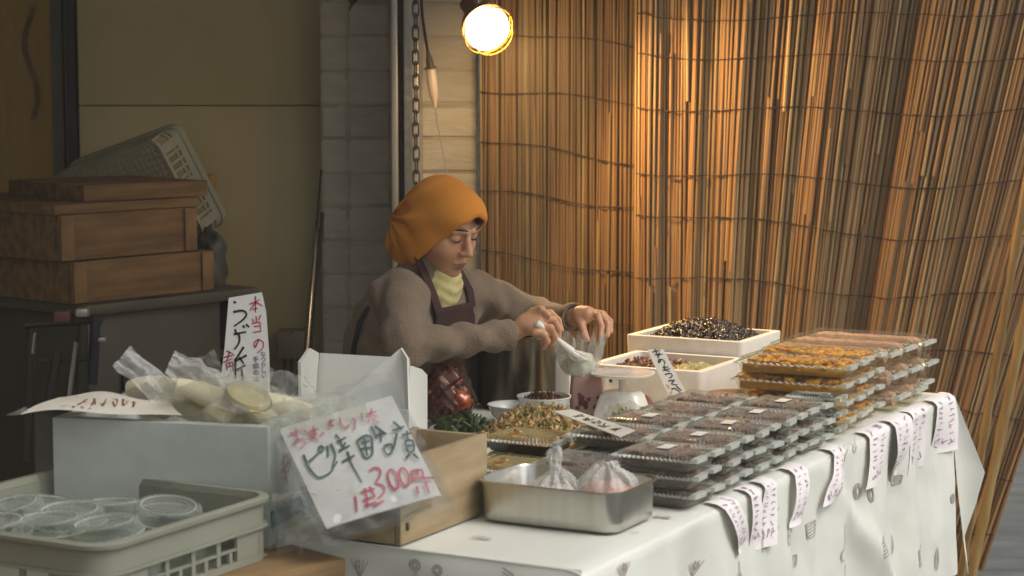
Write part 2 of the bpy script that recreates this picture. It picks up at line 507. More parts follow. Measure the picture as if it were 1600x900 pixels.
# ------------------------------------------------------------------ reed screens
def reed_mat(name='dry_reed', k=1.0):
    m, t, b = new_mat(name)
    oi = t.nodes.new('ShaderNodeObjectInfo')
    rp = t.nodes.new('ShaderNodeValToRGB'); e = rp.color_ramp.elements
    e[0].position = 0; e[0].color = scl(hexc('#87704c'), k)
    e[1].position = 1; e[1].color = scl(hexc('#c4a873'), k)
    for p, c in ((.2, '#96704a'), (.4, '#b08a5c'), (.6, '#9c7a55'), (.8, '#b39c72'), (.9, '#9a8058')):
        q = e.new(p); q.color = scl(hexc(c), k)
    t.links.new(oi.outputs['Random'], rp.inputs[0])
    tc = t.nodes.new('ShaderNodeTexCoord'); mp = t.nodes.new('ShaderNodeMapping'); mp.inputs['Scale'].default_value = (60, 60, 3)
    ad = t.nodes.new('ShaderNodeVectorMath'); ad.operation = 'ADD'
    cm = t.nodes.new('ShaderNodeCombineXYZ'); ml = t.nodes.new('ShaderNodeMath'); ml.operation = 'MULTIPLY'; ml.inputs[1].default_value = 37.0
    t.links.new(oi.outputs['Random'], ml.inputs[0]); t.links.new(ml.outputs[0], cm.inputs['Z']); t.links.new(ml.outputs[0], cm.inputs['X'])
    t.links.new(tc.outputs['Object'], mp.inputs['Vector']); t.links.new(mp.outputs[0], ad.inputs[0]); t.links.new(cm.outputs[0], ad.inputs[1])
    nz = t.nodes.new('ShaderNodeTexNoise'); nz.inputs['Scale'].default_value = 1.0; nz.inputs['Detail'].default_value = 5
    t.links.new(ad.outputs[0], nz.inputs['Vector'])
    mr = t.nodes.new('ShaderNodeMapRange'); mr.inputs['From Min'].default_value = .3; mr.inputs['From Max'].default_value = .7
    mr.inputs['To Min'].default_value = .62; mr.inputs['To Max'].default_value = 1.15
    t.links.new(nz.outputs['Fac'], mr.inputs[0])
    h = t.nodes.new('ShaderNodeHueSaturation'); t.links.new(rp.outputs[0], h.inputs['Color']); t.links.new(mr.outputs[0], h.inputs['Value'])
    t.links.new(h.outputs[0], b.inputs['Base Color'])
    b.inputs['Roughness'].default_value = .5; b.inputs['Specular IOR Level'].default_value = .22
    return m
mt_reed = reed_mat()
mt_reed_dim = reed_mat('dimmed_brown_reed', .66)  # reed colours darkened to stand in for weaker lamplight on the flat screen
def reed_mesh(seed, L, r, mt=None):
    g = random.Random(seed); b = MB(); pts = []; rs = []
    n = 16; ph = g.uniform(0, 6); am = g.uniform(.0015, .004)
    nodes = sorted(g.uniform(0, 1) for _ in range(6))
    for i in range(n + 1):
        q = i / n
        pts.append((am*math.sin(q*5+ph), am*.7*math.cos(q*4+ph), L*q)); rs.append(r*(1.1-.25*q)*(1.18 if i in [int(k*n) for k in nodes] else 1))
    b.tube(pts, rs, 7)
    return b.mesh('reed', mt or mt_reed)
reedsA = [reed_mesh(k, 2.42, r) for k, r in enumerate((.0034, .0039, .0044, .0036, .0041, .0031))]
reedsB = [reed_mesh(40 + k, 2.42, r, mt_reed_dim) for k, r in enumerate((.0034, .0039, .0044, .0036, .0041, .0031))]
reedsC = [reed_mesh(60, 1.35, .004, mt_reed_dim)]
reedsS = [reed_mesh(20 + k, L, r) for k, (L, r) in enumerate(((1.35, .004), (1.3, .0034), (1.42, .0038)))]
ZR = PY(800, 450, 6.1).z
def right_fold(x):        # depth of the draped right screen (bulges and folds), by x at z = ZR
    return 6.06 - .10*(x-.37) + .009*math.sin(x*24+2.2) + .007*math.sin(x*55+1.0) + .005*math.sin(x*103+.4) + .036*math.exp(-((x-1.02)/.06)**2) - .012*math.exp(-((x-.90)/.06)**2)
def lean_r(x):
    q = (x - PY(1050, 450, 6.1).x) / (PY(1661, 450, 6.1).x - PY(1050, 450, 6.1).x)
    return R(17.5) * max(0, q) ** 1.05
def place_reed(par, meshes, x, y, lean, zb, name='reed', yl=0):
    o = link(name, rnd.choice(meshes), par)
    o.location = (x - math.tan(lean) * (ZR - zb), y, zb)
    o.rotation_mode = 'ZYX'; o.rotation_euler = (yl, lean, rnd.uniform(0, 6))
    return o
t = thing('reed_screen', 'draped brown reed screen hanging behind the food, fanned out at its lower end', 'screen')
x = PY(994, 450, 6.0).x; xe = PY(1655, 450, 6.1).x
xs = []
while x < xe:
    xs.append(x); x += rnd.choice((.0056, .0062, .0068, .0076)) * (1.0 if rnd.random() > .04 else 1.5)
for x in xs:
    q = right_fold(x) + rnd.uniform(-.004, .004)
    ln = lean_r(x) + rnd.gauss(0, .005)
    place_reed(t, reedsA, x, q, ln, .03 + rnd.uniform(0, .03))
    if rnd.random() < .22:          # a second, shorter reed in front, its end showing half way up
        o = place_reed(t, reedsS, x + .003, q - .008, ln + rnd.gauss(0, .006), .06 if rnd.random() < .6 else rnd.uniform(.9, 1.5)); o.scale = (1, 1, rnd.uniform(.55, 1.12))
b = MB()                                # the loose layer behind, too closely packed to tell apart
for k in range(300):
    x = PY(994, 450, 6.0).x + (xe - PY(994, 450, 6.0).x) * (k + rnd.random()) / 300
    ln = lean_r(x); y = right_fold(x) + .009
    p0 = Vector((x - math.tan(ln)*(ZR-.05), y, .05)); p1 = Vector((x + math.tan(ln)*(2.42-ZR), y, 2.42))
    b.tube([p0, p0.lerp(p1, .5), p1], .0045, 5)
o = stuff(b.build('back_reeds', M('back_reed_skin', '#6f5636', .7, '#4d3a22', 2, (40, 40, 1)), t))  # coloured darker to stand in for shaded gaps between the reeds
wz_l = [PY(1000, y, 6).z for y in (20, 80, 163, 265, 330, 430, 520, 610, 700, 790)]
wz_r = [PY(1590, y, 6).z for y in (-6, 72, 158, 280, 375, 463, 555, 645, 735, 820)]
for k in range(10):
    b = MB(); pts = []
    for i in range(121):
        q = i / 120; x0 = PY(994, 450, 6.0).x + (xe - PY(994, 450, 6.0).x) * q
        z = wz_l[k]*(1-q) + wz_r[k]*q - .035*math.sin(q*PI)*(1-.1*k) - .014*math.sin(q*11+k*.4) + .004*nz3(q*30, k, 0)
        x = x0 + math.tan(lean_r(x0)) * (z - ZR)
        pts.append((x, right_fold(x0) - .013 - .003*nz3(q*60, k, 5), z))
    b.tube(pts, [rnd.choice((.0013, .0016, .0016, .0028)) for _ in pts], 5); b.build('binding_twine', mt_rope, t)
mt_dim_back = M('dimmed_back_reed_skin', '#503b25', .7, '#3a2a19', 2, (40, 40, 1))  # back layer given the same painted dimness
# the flatter screen behind, its reeds coloured dim for weak lamplight
t = thing('reed_screen', 'flat dim reed screen between the tile column and the draped screen', 'screen')
x = PY(751, 450, 6.2).x; xe2 = PY(1035, 450, 6.2).x
LY = lambda x: 6.22 + .012*math.sin(x*14)
x_st = x
while x < xe2:
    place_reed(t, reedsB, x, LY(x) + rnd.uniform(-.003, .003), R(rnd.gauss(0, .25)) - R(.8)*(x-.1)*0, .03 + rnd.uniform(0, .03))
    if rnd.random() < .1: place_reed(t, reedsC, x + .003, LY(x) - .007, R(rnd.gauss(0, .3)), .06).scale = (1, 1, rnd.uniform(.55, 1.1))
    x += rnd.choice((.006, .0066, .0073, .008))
b = MB()
for k in range(130):
    x = x_st + (xe2 - x_st) * (k + rnd.random()) / 130
    b.tube([(x, LY(x)+.015, .05), (x, LY(x)+.015, 2.42)], .005, 5)
stuff(b.build('back_reeds', mt_dim_back, t))
for k, (ya, yb) in enumerate(((45, 78), (140, 163), (218, 262), (298, 330), (394, 437), (480, 520), (570, 610), (660, 700), (-40, -10))):
    b = MB(); pts = []
    for i in range(41):
        q = i / 40; x = x_st + (xe2 - x_st) * q
        z = PY(800, ya*(1-q) + yb*q, 6.2).z - .008*math.sin(q*8+k)
        pts.append((x, LY(x) - .012, z))
    b.tube(pts, [rnd.choice((.0013, .0015, .0026)) for _ in pts], 5); b.build('binding_twine', mt_rope, t)

# bamboo poles at the end of the screen
for a, c, r, lab in ((PY(1551, 600, 5.75), PY(1500, 905, 5.75), .012, 'thinner bamboo pole beside the end of the reed screen'),
                     (PY(1580, 600, 5.7), PY(1517, 905, 5.7), .014, 'thicker bamboo pole standing outermost at the end of the reed screen')):
    dirv = (a - c).normalized(); top = c + dirv * 2.0; bot = c - dirv * (c.z / dirv.z)
    pts = []; rs = []
    L = (top - bot).length; n = 40
    for i in range(n + 1):
        q = i / n; pts.append(bot.lerp(top, q)); rs.append(r * (1.2 if i % 5 == 0 else 1.0))
    b = MB(); b.tube(pts, rs, 10)
    o = b.build('bamboo_pole', M('bamboo_pole_skin', '#a98c54', .4, '#8a6c3a', 4, (8, 8, 1))); tag(o, lab, 'pole')

# ------------------------------------------------------------------ chain, cord, plug, hook
t = thing('hanging_chain', 'dark metal chain hanging down the rail behind the woman', 'chain')
cx = PY(649.5, 100, 6.02).x
z = 2.40; k = 0
lb = []
for rot in (0, 1):
    b = MB(); pts = []
    for i in range(20):
        a = 2*PI*i/20; sx, sz = .0085*math.cos(a), .0125*math.sin(a)
        sz += .0105 * (1 if math.sin(a) > 0 else -1) if abs(math.sin(a)) > 1e-6 else 0
        pts.append((sx, 0, sz) if rot == 0 else (sx*.35, sx, sz))
    pts.append(pts[0]); b.tube(pts, .0026, 6, caps=False); lb.append(b.mesh('chain_link', mt_dark))
while z > PY(650, 330, 6.02).z:
    o = link('chain_link', lb[k % 2], t); o.location = (cx + .001*math.sin(k), 6.02, z); z -= .0352; k += 1
t = thing('extension_cord', 'black power cord ending in a pale plug connector in front of the tile column', 'cord')
b = MB(); b.tube([PY(a, c, 6.1) for a, c in ((655, -150), (657, -20), (660, 25), (664, 55), (669, 84))], .0045, 8); b.build('cable', mt_black, t)
b = MB(); c0, c1 = PY(669, 82, 6.1), PY(673, 108, 6.1)
b.tube([c0, c0.lerp(c1, .5), c0.lerp(c1, .85), c0.lerp(c1, .87), c1], [.006, .011, .012, .018, .018], 12); b.build('socket', mt_dark2, t)
b = MB(); c0, c1 = PY(673, 109, 6.1), PY(680, 168, 6.1)
b.tube([c0, c0.lerp(c1, .3), c0.lerp(c1, .62), c0.lerp(c1, .8), c1], [.0145, .016, .0145, .009, .004], 12); b.build('plug', M('pale_pink_plug', '#cbb8a4', .4), t)
b = MB(); b.tube([PY(a, c, 6.12) for a, c in ((680, 165), (683, 190), (690, 225), (697, 262), (702, 330), (700, 420))], .0022, 6); b.build('lead', mt_alu, t)
t = thing('black_clip', 'small black clip hanging at the top of the tile column', 'clip')
b = MB(); b.tube([PY(547, -80, 6.1), PY(549, -15, 6.1), PY(552, 4, 6.1)], [.003, .012, .013], 10); b.tube([PY(556, -2, 6.09), PY(549, 8, 6.09), PY(545, 17, 6.09)], [.006, .004, .0015], 8); b.build('jaw', mt_black, t)

# ------------------------------------------------------------------ the lit lamp
t = thing('work_lamp', 'lit clip lamp in a wire guard hanging at the top of the reed screen', 'lamp')
LP = PY(757, 40, 5.86); axis = Vector((.42, -.74, -.52)).normalized()
q = axis.to_track_quat('Z', 'Y').to_matrix().to_4x4(); q.translation = LP
def tl(b): b.v = [tuple(q @ Vector(v)) for v in b.v]
b = MB(); b.lathe([(.012, -.13), (.022, -.125), (.024, -.085), (.030, -.07), (.052, -.04), (.066, -.012), (.070, .0), (.067, .0), (.050, -.036), (.026, -.066)], 32); tl(b)
b.build('reflector', M('copper_brown_shade', '#8a4f2c', .4, metal=.3), t)
b = MB(); b.lathe([(.018, -.07), (.040, -.04), (.060, .0), (.0645, .02), (.060, .038), (.045, .052), (.022, .060), (.002, .062)], 28, cap1=True); tl(b)
m, n_, bs = new_mat('glowing_bulb'); bs.inputs['Base Color'].default_value = (1, .9, .7, 1)
bs.inputs['Emission Color'].default_value = hexc('#ffe39a'); bs.inputs['Emission Strength'].default_value = 9
b.build('bulb', m, t)
b = MB()
for a in range(8):
    aa = a*PI/4
    b.tube([(.070*math.cos(aa), .07*math.sin(aa), 0), (.074*math.cos(aa), .074*math.sin(aa), .03), (.058*math.cos(aa), .058*math.sin(aa), .062), (.02*math.cos(aa), .02*math.sin(aa), .082)], .0016, 5)
for rr_, zz in ((.075, .028), (.060, .062), (.02, .082)):
    b.tube([(rr_*math.cos(a*PI/14), rr_*math.sin(a*PI/14), zz) for a in range(29)], .0016, 5, caps=False)
tl(b); b.build('wire_guard', M('brass_wire', '#d0a040', .3, metal=1), t)
b = MB(); p0 = q @ Vector((0, 0, -.13)); b.tube([p0, p0 + Vector((-.02, .01, .1)), p0 + Vector((-.03, .03, .6))], .004, 6); b.build('lamp_cord', mt_black, t)
ld = bpy.data.lights.new('lamp_light', 'SPOT'); ld.energy = 60; ld.color = (1.0, .60, .24)
ld.spot_size = R(128); ld.spot_blend = .6; ld.shadow_soft_size = .045
l2 = bpy.data.lights.new('lamp_spill', 'SPOT'); l2.energy = 6; l2.spot_size = R(178); l2.spot_blend = .6; l2.color = (1.0, .66, .32); l2.shadow_soft_size = .05
lo = bpy.data.objects.new('lamp_spill', l2); COL.objects.link(lo); lo.parent = t; lo.location = LP + axis * .14; lo.rotation_euler = Vector((.5, .8, -.45)).to_track_quat('-Z', 'Y').to_euler()
lo = bpy.data.objects.new('lamp_light', ld); COL.objects.link(lo); lo.parent = t
lo.location = LP + axis * .075; lo.rotation_euler = Vector((.78, -.18, -.58)).to_track_quat('-Z', 'Y').to_euler()

# ------------------------------------------------------------------ thin haze volume added for lamp glow and lifted shadows
b = MB(); b.box(-15, 15, -15, 15, -1.0, 4.4)
hz = bpy.data.materials.new('thin_haze'); hz.use_nodes = True; hn = hz.node_tree
hn.nodes.remove(hn.nodes['Principled BSDF'])
pv = hn.nodes.new('ShaderNodeVolumePrincipled'); pv.inputs['Density'].default_value = .011; pv.inputs['Color'].default_value = (.90, .86, .76, 1); pv.inputs['Anisotropy'].default_value = .3
hn.links.new(pv.outputs[0], hn.nodes['Material Output'].inputs['Volume'])
stuff(b.build('haze', hz, smooth=False))
# ------------------------------------------------------------------ dark corner: cabinet, trays, crate, tools
CR = R(50)
t = thing('steel_cabinet', 'dark olive steel work cabinet under the wooden trays', 'cabinet', (PY(140, 470, 5.4).x, 5.4, 0), CR)
b = MB(); b.cbox((.27, .4, .885), (.62, .86, .03), .005); b.build('worktop', mt_dark2, t)
b = MB(); b.cbox((.235, .4, .435), (.47, .78, .868), .006); b.build('body', mt_dark2, t)
b = MB(); b.cbox((.145, .004, .66), (.075, .012, .07), .003); b.build('recessed_handle', mt_black, t)
b = MB(); b.box(.471, .54, .03, .75, .50, .52); b.box(.471, .54, .03, .75, .70, .72); b.box(.53, .545, .02, .76, .02, .869); b.build('side_shelf', mt_dark, t)

def wood_tray(label, loc, rz, a, c, h):
    t = thing('wooden_tray', label, 'tray', loc, rz, 'old wooden trays stacked on the steel cabinet')
    w = .018
    for nm, bx in (('side_board', (0, a, 0, w)), ('side_board', (0, a, c-w, c)), ('end_board', (.0, w, w+.001, c-w-.001)), ('end_board', (a-w, a, w+.001, c-w-.001))):
        b = MB(); b.cbox(((bx[0]+bx[1])/2, (bx[2]+bx[3])/2, h/2), (bx[1]-bx[0], bx[3]-bx[2], h), .003); b.build(nm, mt_oldwood, t)
    b = MB(); b.cbox((a/2, c/2, .008), (a-2*w-.002, c-2*w-.002, .012), .001); b.build('base_board', mt_oldwood, t)
    for s in (0, 1):
        b = MB(); b.cbox((.022 + s*(a-.044), -.004, h/2), (.042, .0075, h-.004), .002); b.build('corner_batten', mt_endgrain, t)
    return t
base = PY(113, 445, 5.36)
zc = .902
wood_tray('lower of the two deep old wooden trays, resting on the cabinet', (base.x, base.y, zc), CR, .49, .62, .112)
wood_tray('upper of the two deep old wooden trays, under the boards', (base.x-.03, base.y-.005, zc+.113), CR, .47, .60, .122)
def board(label, loc, rz, d):
    b = MB(); b.cbox((d[0]/2, d[1]/2, d[2]/2), d, .003); o = b.build('wooden_board', mt_oldwood); o.location = loc; o.rotation_euler = (0, 0, rz)
    tag(o, label, 'board', 'loose boards on the wooden trays'); return o
board('wide old board lying flat as a lid on the upper tray', (base.x-.04, base.y-.012, zc+.236), CR, (.50, .62, .026))
board('smaller old wooden board topmost on the tray stack', (base.x+.01, base.y+.12, zc+.263), CR-.12, (.40, .40, .045))
b = MB(); 
o = None

# plastic basket leaning behind the trays
def basket(name, label, a, c, h, m, group=None, fine=True):
    t = thing(name, label, 'crate', group=group)
    b = MB()
    ol, il = rr(a/2, c/2, .04, h), rr(a/2-.016, c/2-.016, .03, h)
    b.loft([rr(a/2, c/2, .04, h-.022), ol, il, rr(a/2-.010, c/2-.010, .03, h-.022), rr(a/2, c/2, .04, h-.022)])
    b.build('rim', m, t)
    b = MB()
    for z0, z1 in ((0, .014), (h*.45, h*.45+.008), (h-.05, h-.022)):
        b.loft([rr(a/2-.006, c/2-.006, .035, z0), rr(a/2-.006, c/2-.006, .035, z1), rr(a/2-.012, c/2-.012, .03, z1), rr(a/2-.012, c/2-.012, .03, z0), rr(a/2-.006, c/2-.006, .035, z0)])
    n = 16
    for s in (-1, 1):
        for k in range(n + 1):
            x = -a/2 + .045 + (a-.09)*k/n; w = .012 if k in (0, n//2, n) else .004
            b.box(x-w, x+w, s*(c/2-.009)-.003, s*(c/2-.009)+.003, .0142, h-.0502)
        for k in range(10 + 1):
            y = -c/2 + .045 + (c-.09)*k/10; w = .014 if k in (0, 5, 10) else .004
            b.box(s*(a/2-.009)-.003, s*(a/2-.009)+.003, y-w, y+w, .0142, h-.0502)
    b.build('slotted_side', m, t)
    b = MB()
    for k in range(22): x = -a/2 + .02 + (a-.04)*k/21; b.box(x-.004, x+.004, -c/2+.013, c/2-.013, .001, .006)
    for k in range(16): y = -c/2 + .02 + (c-.04)*k/15; b.box(-a/2+.013, a/2-.013, y-.004, y+.004, .0061, .010)
    b.build('grid_bottom', m, t)
    return t
t = basket('plastic_basket', 'cream grey slotted plastic basket tipped up against the wall behind the trays', .46, .34, .13, mt_crate2)
# its corner points as the photograph shows them, at a slant against the wall
A, B_, C_ = PY(243, 214, 5.98), PY(98, 268, 6.17), PY(318, 375, 6.05)
ex = (B_ - A).normalized(); ez = (C_ - A); ez = (ez - ex * ez.dot(ex)).normalized(); ey = ez.cross(ex)
mw = Matrix((-ex, ez, (-ex).cross(ez))).transposed()
t.rotation_euler = mw.to_euler()
t.location = A + ex*.23 + ez*.17
b = MB(); b.cbox((0, 0, 0), (.03, .02, .05), .006); o = b.build('yellow_handle', M('yellow_plastic', '#b98a1c', .5)); o.location = PY(330, 283, 6.3); tag(o, 'small yellow plastic grip beside the tipped basket', 'grip')

# grey plastic bag slumped behind the trays
c = PY(325, 425, 6.0)
P, F = sdf_mesh(lambda X, Y, Z: smin(ell(X, Y, Z, (0, 0, -.03), (.055, .05, .12)), ell(X, Y, Z, (.01, 0, .06), (.035, .03, .07)), .03) + .012*np.sin(X*90+Z*40)*np.sin(Z*55+Y*60), (-.09, -.08, -.18), (.09, .08, .16), .008)
o = link('plastic_bag', np_mesh('plastic_bag', P, F, M('dull_grey_bag', '#55524a', .5, '#413e36', 12))); o.location = c; tag(o, 'dull grey plastic bag slumped behind the wooden trays', 'bag')

# rods, clamps and legs of the dark tool stand
t = thing('tool_stand', 'dark stand with chrome rods and clamps in front of the cabinet', 'stand')
def seg(nm, a, c, y, r, m, y2=None):
    b = MB(); b.tube([PY(*a, y), PY(*c, y2 or y)], r, 10); return b.build(nm, m, t)
seg('chrome_rod', (55, 519), (51, 552), 5.0, .0045, mt_chrome)
seg('chrome_rod', (119, 534), (107, 622), 4.95, .0065, mt_chrome)
seg('leg', (90, 548), (74, 640), 5.0, .012, mt_dark)
seg('leg', (150, 492), (144, 600), 5.0, .013, M('dark_blue_pad', '#1d1f2c', .5))
seg('leg', (50, 500), (40, 720), 5.1, .012, mt_dark)
seg('leg', (128, 500), (120, 720), 5.1, .010, mt_dark)
seg('crossbar', (40, 508), (160, 500), 5.02, .009, mt_dark)
seg('crossbar', (60, 565), (150, 560), 5.02, .006, mt_dark)
for (px, py), m, s in (((98, 494), M('dull_red_clamp', '#6b3a30', .5), .04), ((129, 488), mt_alu, .03), ((160, 530), mt_alu, .018)):
    b = MB(); b.cbox((0, 0, 0), (s, .03, s*.7), .004); o = b.build('clamp', m, t); o.location = PY(px, py, 4.97)

# leaning rod, wall box
t = thing('leaning_rod', 'thin silver rod with a black tip leaning on the wall beside the tile column', 'rod')
a, c = PY(502, 266, 6.2), PY(478, 552, 5.7)
b = MB(); b.tube([a, a.lerp(c, .33)], .0035, 8); b.build('tip', mt_black, t)
b = MB(); b.tube([a.lerp(c, .331), c + (c-a)*.9], .0085, 10); b.build('tube', mt_chrome, t)
b = MB(); b.tube([a.lerp(c, .25) + Vector((.014, .01, 0)), c + (c-a)*.9 + Vector((.014, .01, 0))], .006, 8); b.build('rubber_strip', mt_black, t)
t = thing('wall_box', 'small olive electric box on the panel wall behind the hand lettered sign', 'box')
b = MB(); p = PY(457, 537, 6.36); b.cbox(p, (.088, .09, .088), .004); b.build('case', M('olive_grey_case', '#6e664c', .5), t)
b = MB(); b.cbox(PY(456, 520, 6.311), (.006, .006, .006), .001); b.build('screw', mt_black, t)
b = MB()
for k in range(3): b.tube([PY(446+k*10, 558, 6.36), PY(444+k*11, 590, 6.34), PY(442+k*9, 640, 6.36)], .007, 7)
b.build('cables', M('dark_violet_cable', '#2b2830', .5), t)

# ------------------------------------------------------------------ front table with the crate, foam box, carton
ZF = .69
PR = TROT - R(18)
t = thing('plank_table', 'low trestle table of worn planks under the grey crate', 'table', tab(.03, .38, 0), PR)
for k in range(6):
    y0 = .002 + k*.15; x1 = -.045 - .33*(y0 + .15)
    b = MB(); b.cbox(((x1-1.15)/2, y0+.074, ZF-.016), (x1+1.15, .147, .032), .003); b.build('plank', mt_plank, t)
for x in (-1.0, -.45):
    b = MB(); b.box(x-.02, x+.02, .02, .88, ZF-.09, ZF-.0325); b.build('batten', mt_oldwood, t)
for x, y in ((-1.0, .1), (-1.0, .8), (-.45, .1), (-.45, .8)):
    b = MB(); b.cbox((x, y, (ZF-.09)/2), (.03, .03, ZF-.092), .003); b.build('leg', mt_dark, t)

# grey-green crate in front
cr_c = (PZ(175, 855, ZF+.108) + PZ(80, 732, ZF+.108)) / 2
CA, CB, CH = .455, .475, .108
t = thing('food_crate', 'grey green plastic crate holding clear lids at the front of the stall', 'crate', (cr_c.x, cr_c.y, ZF+.001), TROT)
def ring(b, a, c, r, z0, z1, th):
    b.loft([rr(a, c, r, z0), rr(a, c, r, z1), rr(a-th, c-th, r-th*.6, z1), rr(a-th, c-th, r-th*.6, z0), rr(a, c, r, z0)])
b = MB(); A2, B2 = CA/2, CB/2
b.loft([rr(A2-.002, B2-.002, .045, CH-.012), rr(A2+.004, B2+.004, .05, CH-.009), rr(A2+.005, B2+.005, .05, CH-.002), rr(A2+.002, B2+.002, .048, CH), rr(A2-.010, B2-.010, .04, CH), rr(A2-.012, B2-.012, .04, CH-.012)])
b.build('rim', mt_crate, t)
b = MB(); ring(b, A2-.004, B2-.004, .045, CH-.047, CH-.0125, .008); b.build('upper_band', mt_crate, t)
b = MB(); ring(b, A2+.002, B2+.002, .046, CH-.052, CH-.0475, .014); b.build('middle_ledge', mt_crate, t)
b = MB(); ring(b, A2-.004, B2-.004, .045, 0, .012, .008); ring(b, A2-.005, B2-.005, .045, .0305, .0345, .006); b.build('lower_band', mt_crate, t)
b = MB(); b.box(-A2+.013, A2-.013, -B2+.013, B2-.013, .001, .005); b.build('bottom', mt_crate, t)
for s in (-1, 1):
    for s2 in (-1, 1):
        b = MB(); pts = []; inn = []
        L = rr(A2-.004, B2-.004, .045, 0, 8); I = rr(A2-.011, B2-.011, .04, 0, 8)
        sel = [i for i, p in enumerate(L) if p[0]*s > A2-.055 and p[1]*s2 > B2-.055]
        for z in (.0125, CH-.0475):
            pass
        l0 = [(*L[i][:2], .0125) for i in sel]; l1 = [(*L[i][:2], CH-.0525) for i in sel]
        k0 = [(*I[i][:2], .0125) for i in sel]; k1 = [(*I[i][:2], CH-.0525) for i in sel]
        b.loft([l0, l1, k1, k0, l0], closed=False)
        # straight wing each way
        b.box(s*(A2-.11) if s > 0 else -A2+.05, s*(A2-.05) if s > 0 else -A2+.11, s2*(B2-.0075)-.0035, s2*(B2-.0075)+.0035, .0125, CH-.0525)
        b.box(s*(A2-.0075)-.0035, s*(A2-.0075)+.0035, s2*(B2-.11) if s2 > 0 else -B2+.05, s2*(B2-.05) if s2 > 0 else -B2+.11, .0125, CH-.0525)
        b.build('corner_wall', mt_crate, t)
for s in (-1, 1):
    for k in range(7):
        q = -1 + 2*(k+.5)/7
        big = k in (1, 3, 5)
        for ax in (0, 1):
            L = (A2 if ax == 0 else B2) - .11; off = ((B2 if ax == 0 else A2) - .0075) * s
            p = q*L; w = .005 if big else .004; z1 = CH-.0525 if big else .030
            b = MB()
            if ax == 0: b.box(p-w, p+w, off-.003, off+.003, .0125, z1)
            else: b.box(off-.003, off+.003, p-w, p+w, .0125, z1)
            b.build('side_rib', mt_crate, t)
# clear round lids lying in it
def clear_lid(rad):
    b = MB(); n = 56
    def wv(r, z, a): return [(r*(1+a*math.sin(28*2*PI*j/n*1.0))*math.cos(2*PI*j/n), r*(1+a*math.sin(28*2*PI*j/n))*math.sin(2*PI*j/n), z) for j in range(n)]
    b.loft([wv(rad, 0, 0), wv(rad*1.0, .004, .02), wv(rad*.94, .008, .02), wv(rad*.9, .018, .012), wv(rad*.8, .022, 0), wv(rad*.72, .018, 0), wv(rad*.3, .017, 0)], cap1=True)
    b.tube([(rad*.55*math.cos(k*PI/12), rad*.55*math.sin(k*PI/12), .0185) for k in range(25)], .0015, 5, caps=False)
    for r_, z_ in ((rad*1.0, .003), (rad*.74, .0195)):
        k0 = len(b.f); b.tube([(r_*math.cos(k*PI/28), r_*math.sin(k*PI/28), z_ + .0007*(-1)**k) for k in range(57)], .0012, 5, caps=False)
        for q in range(k0, len(b.f)): b.mi[q] = 1
    return b.mesh('clear_lid', [mt_clear2, film('glint_plastic_edge', '#f2f5ee', .30, .5, .08, white=.85)])  # rims whitened to stand in for glints on the plastic
lm = clear_lid(.062)
lids = [(-.13, .15, 'nearest the back band'), (.02, .16, ''), (.15, .12, ''), (-.15, .02, ''), (0, .03, ''), (.14, -.02, ''), (-.13, -.12, ''), (.01, -.10, ''), (.13, -.16, '')]
sp = [(62, 800), (170, 806), (262, 808), (78, 832), (166, 838), (18, 812), (-10, 838), (110, 818)]
words = ['tilted clear lid at the back of the crate, nearest its far corner post', 'clear round lid in the crate between two lids along the back', 'clear round lid nearest the back right end of the crate', 'clear round lid in front of the far corner lid in the crate', 'clear round lid lowest beside the front rim of the crate', 'clear lid partly cut off behind the far corner lid in the crate', 'clear lid cut by the frame edge low in the crate', 'clear lid half under the others in the middle of the crate']
for (px, py), w in zip(sp, words):
    o = link('food_container', lm); p = PZ(px, py, ZF+.074); o.location = p + Vector((0, 0, rnd.uniform(-.004, .004)))
    o.rotation_euler = (rnd.uniform(-.16, .16), rnd.uniform(-.16, .16), rnd.uniform(0, 6)); o.scale = (1.0, 1.0, 1.2)
    tag(o, w, 'lid', 'clear round lids in the front crate')
b = MB()
b.lathe([(.04, 0), (.055, .045), (.058, .046), (.056, .05), (.05, .047), (.038, .004)], 28, cap0=True)
cupm = b.mesh('clear_tub', mt_clear2)
for k, (x, y) in enumerate(((.16, -.17), (.16, -.05), (.15, .08), (.15, .18), (.03, -.17), (-.10, -.18), (.02, -.04), (-.17, -.17))):
    o = link('food_tub', cupm); w = Vector((cr_c.x, cr_c.y, ZF+.008)) + Matrix.Rotation(TROT, 3, 'Z') @ Vector((x, y, 0)); o.location = w
    tag(o, 'clear plastic tub standing on the bottom of the crate below the lids', 'tub', 'clear tubs under the lids')

# foam box wrapped in clear film
fc, fl = PZ(418, 668, .90), PZ(90, 653, .90)
fx = Vector((fl.x - fc.x, fl.y - fc.y, 0)).normalized(); fy = Vector((-fx.y, fx.x, 0)); fy = fy if fy.y > 0 else -fy
frz = math.atan2(fy.y, fy.x)      # local x = back, local y = away from the corner
FW, FD, FHt = .405, .33, .90 - ZF
t = thing('foam_box', 'large pale foam box wrapped in clear film and heaped with pickle bags', 'box', (fc.x, fc.y, ZF+.001), frz)
def openbox(b, x0, x1, y0, y1, z0, z1, th, fl):
    b.loft([[(x0, y0, z0), (x1, y0, z0), (x1, y1, z0), (x0, y1, z0)], [(x0, y0, z1), (x1, y0, z1), (x1, y1, z1), (x0, y1, z1)],
            [(x0+th, y0+th, z1), (x1-th, y0+th, z1), (x1-th, y1-th, z1), (x0+th, y1-th, z1)], [(x0+th, y0+th, fl), (x1-th, y0+th, fl), (x1-th, y1-th, fl), (x0+th, y1-th, fl)]], True, True)
b = MB(); openbox(b, 0, FD, 0, FW, 0, FHt-.001, .025, .12); b.build('shell', mt_foam_in, t, smooth=False)
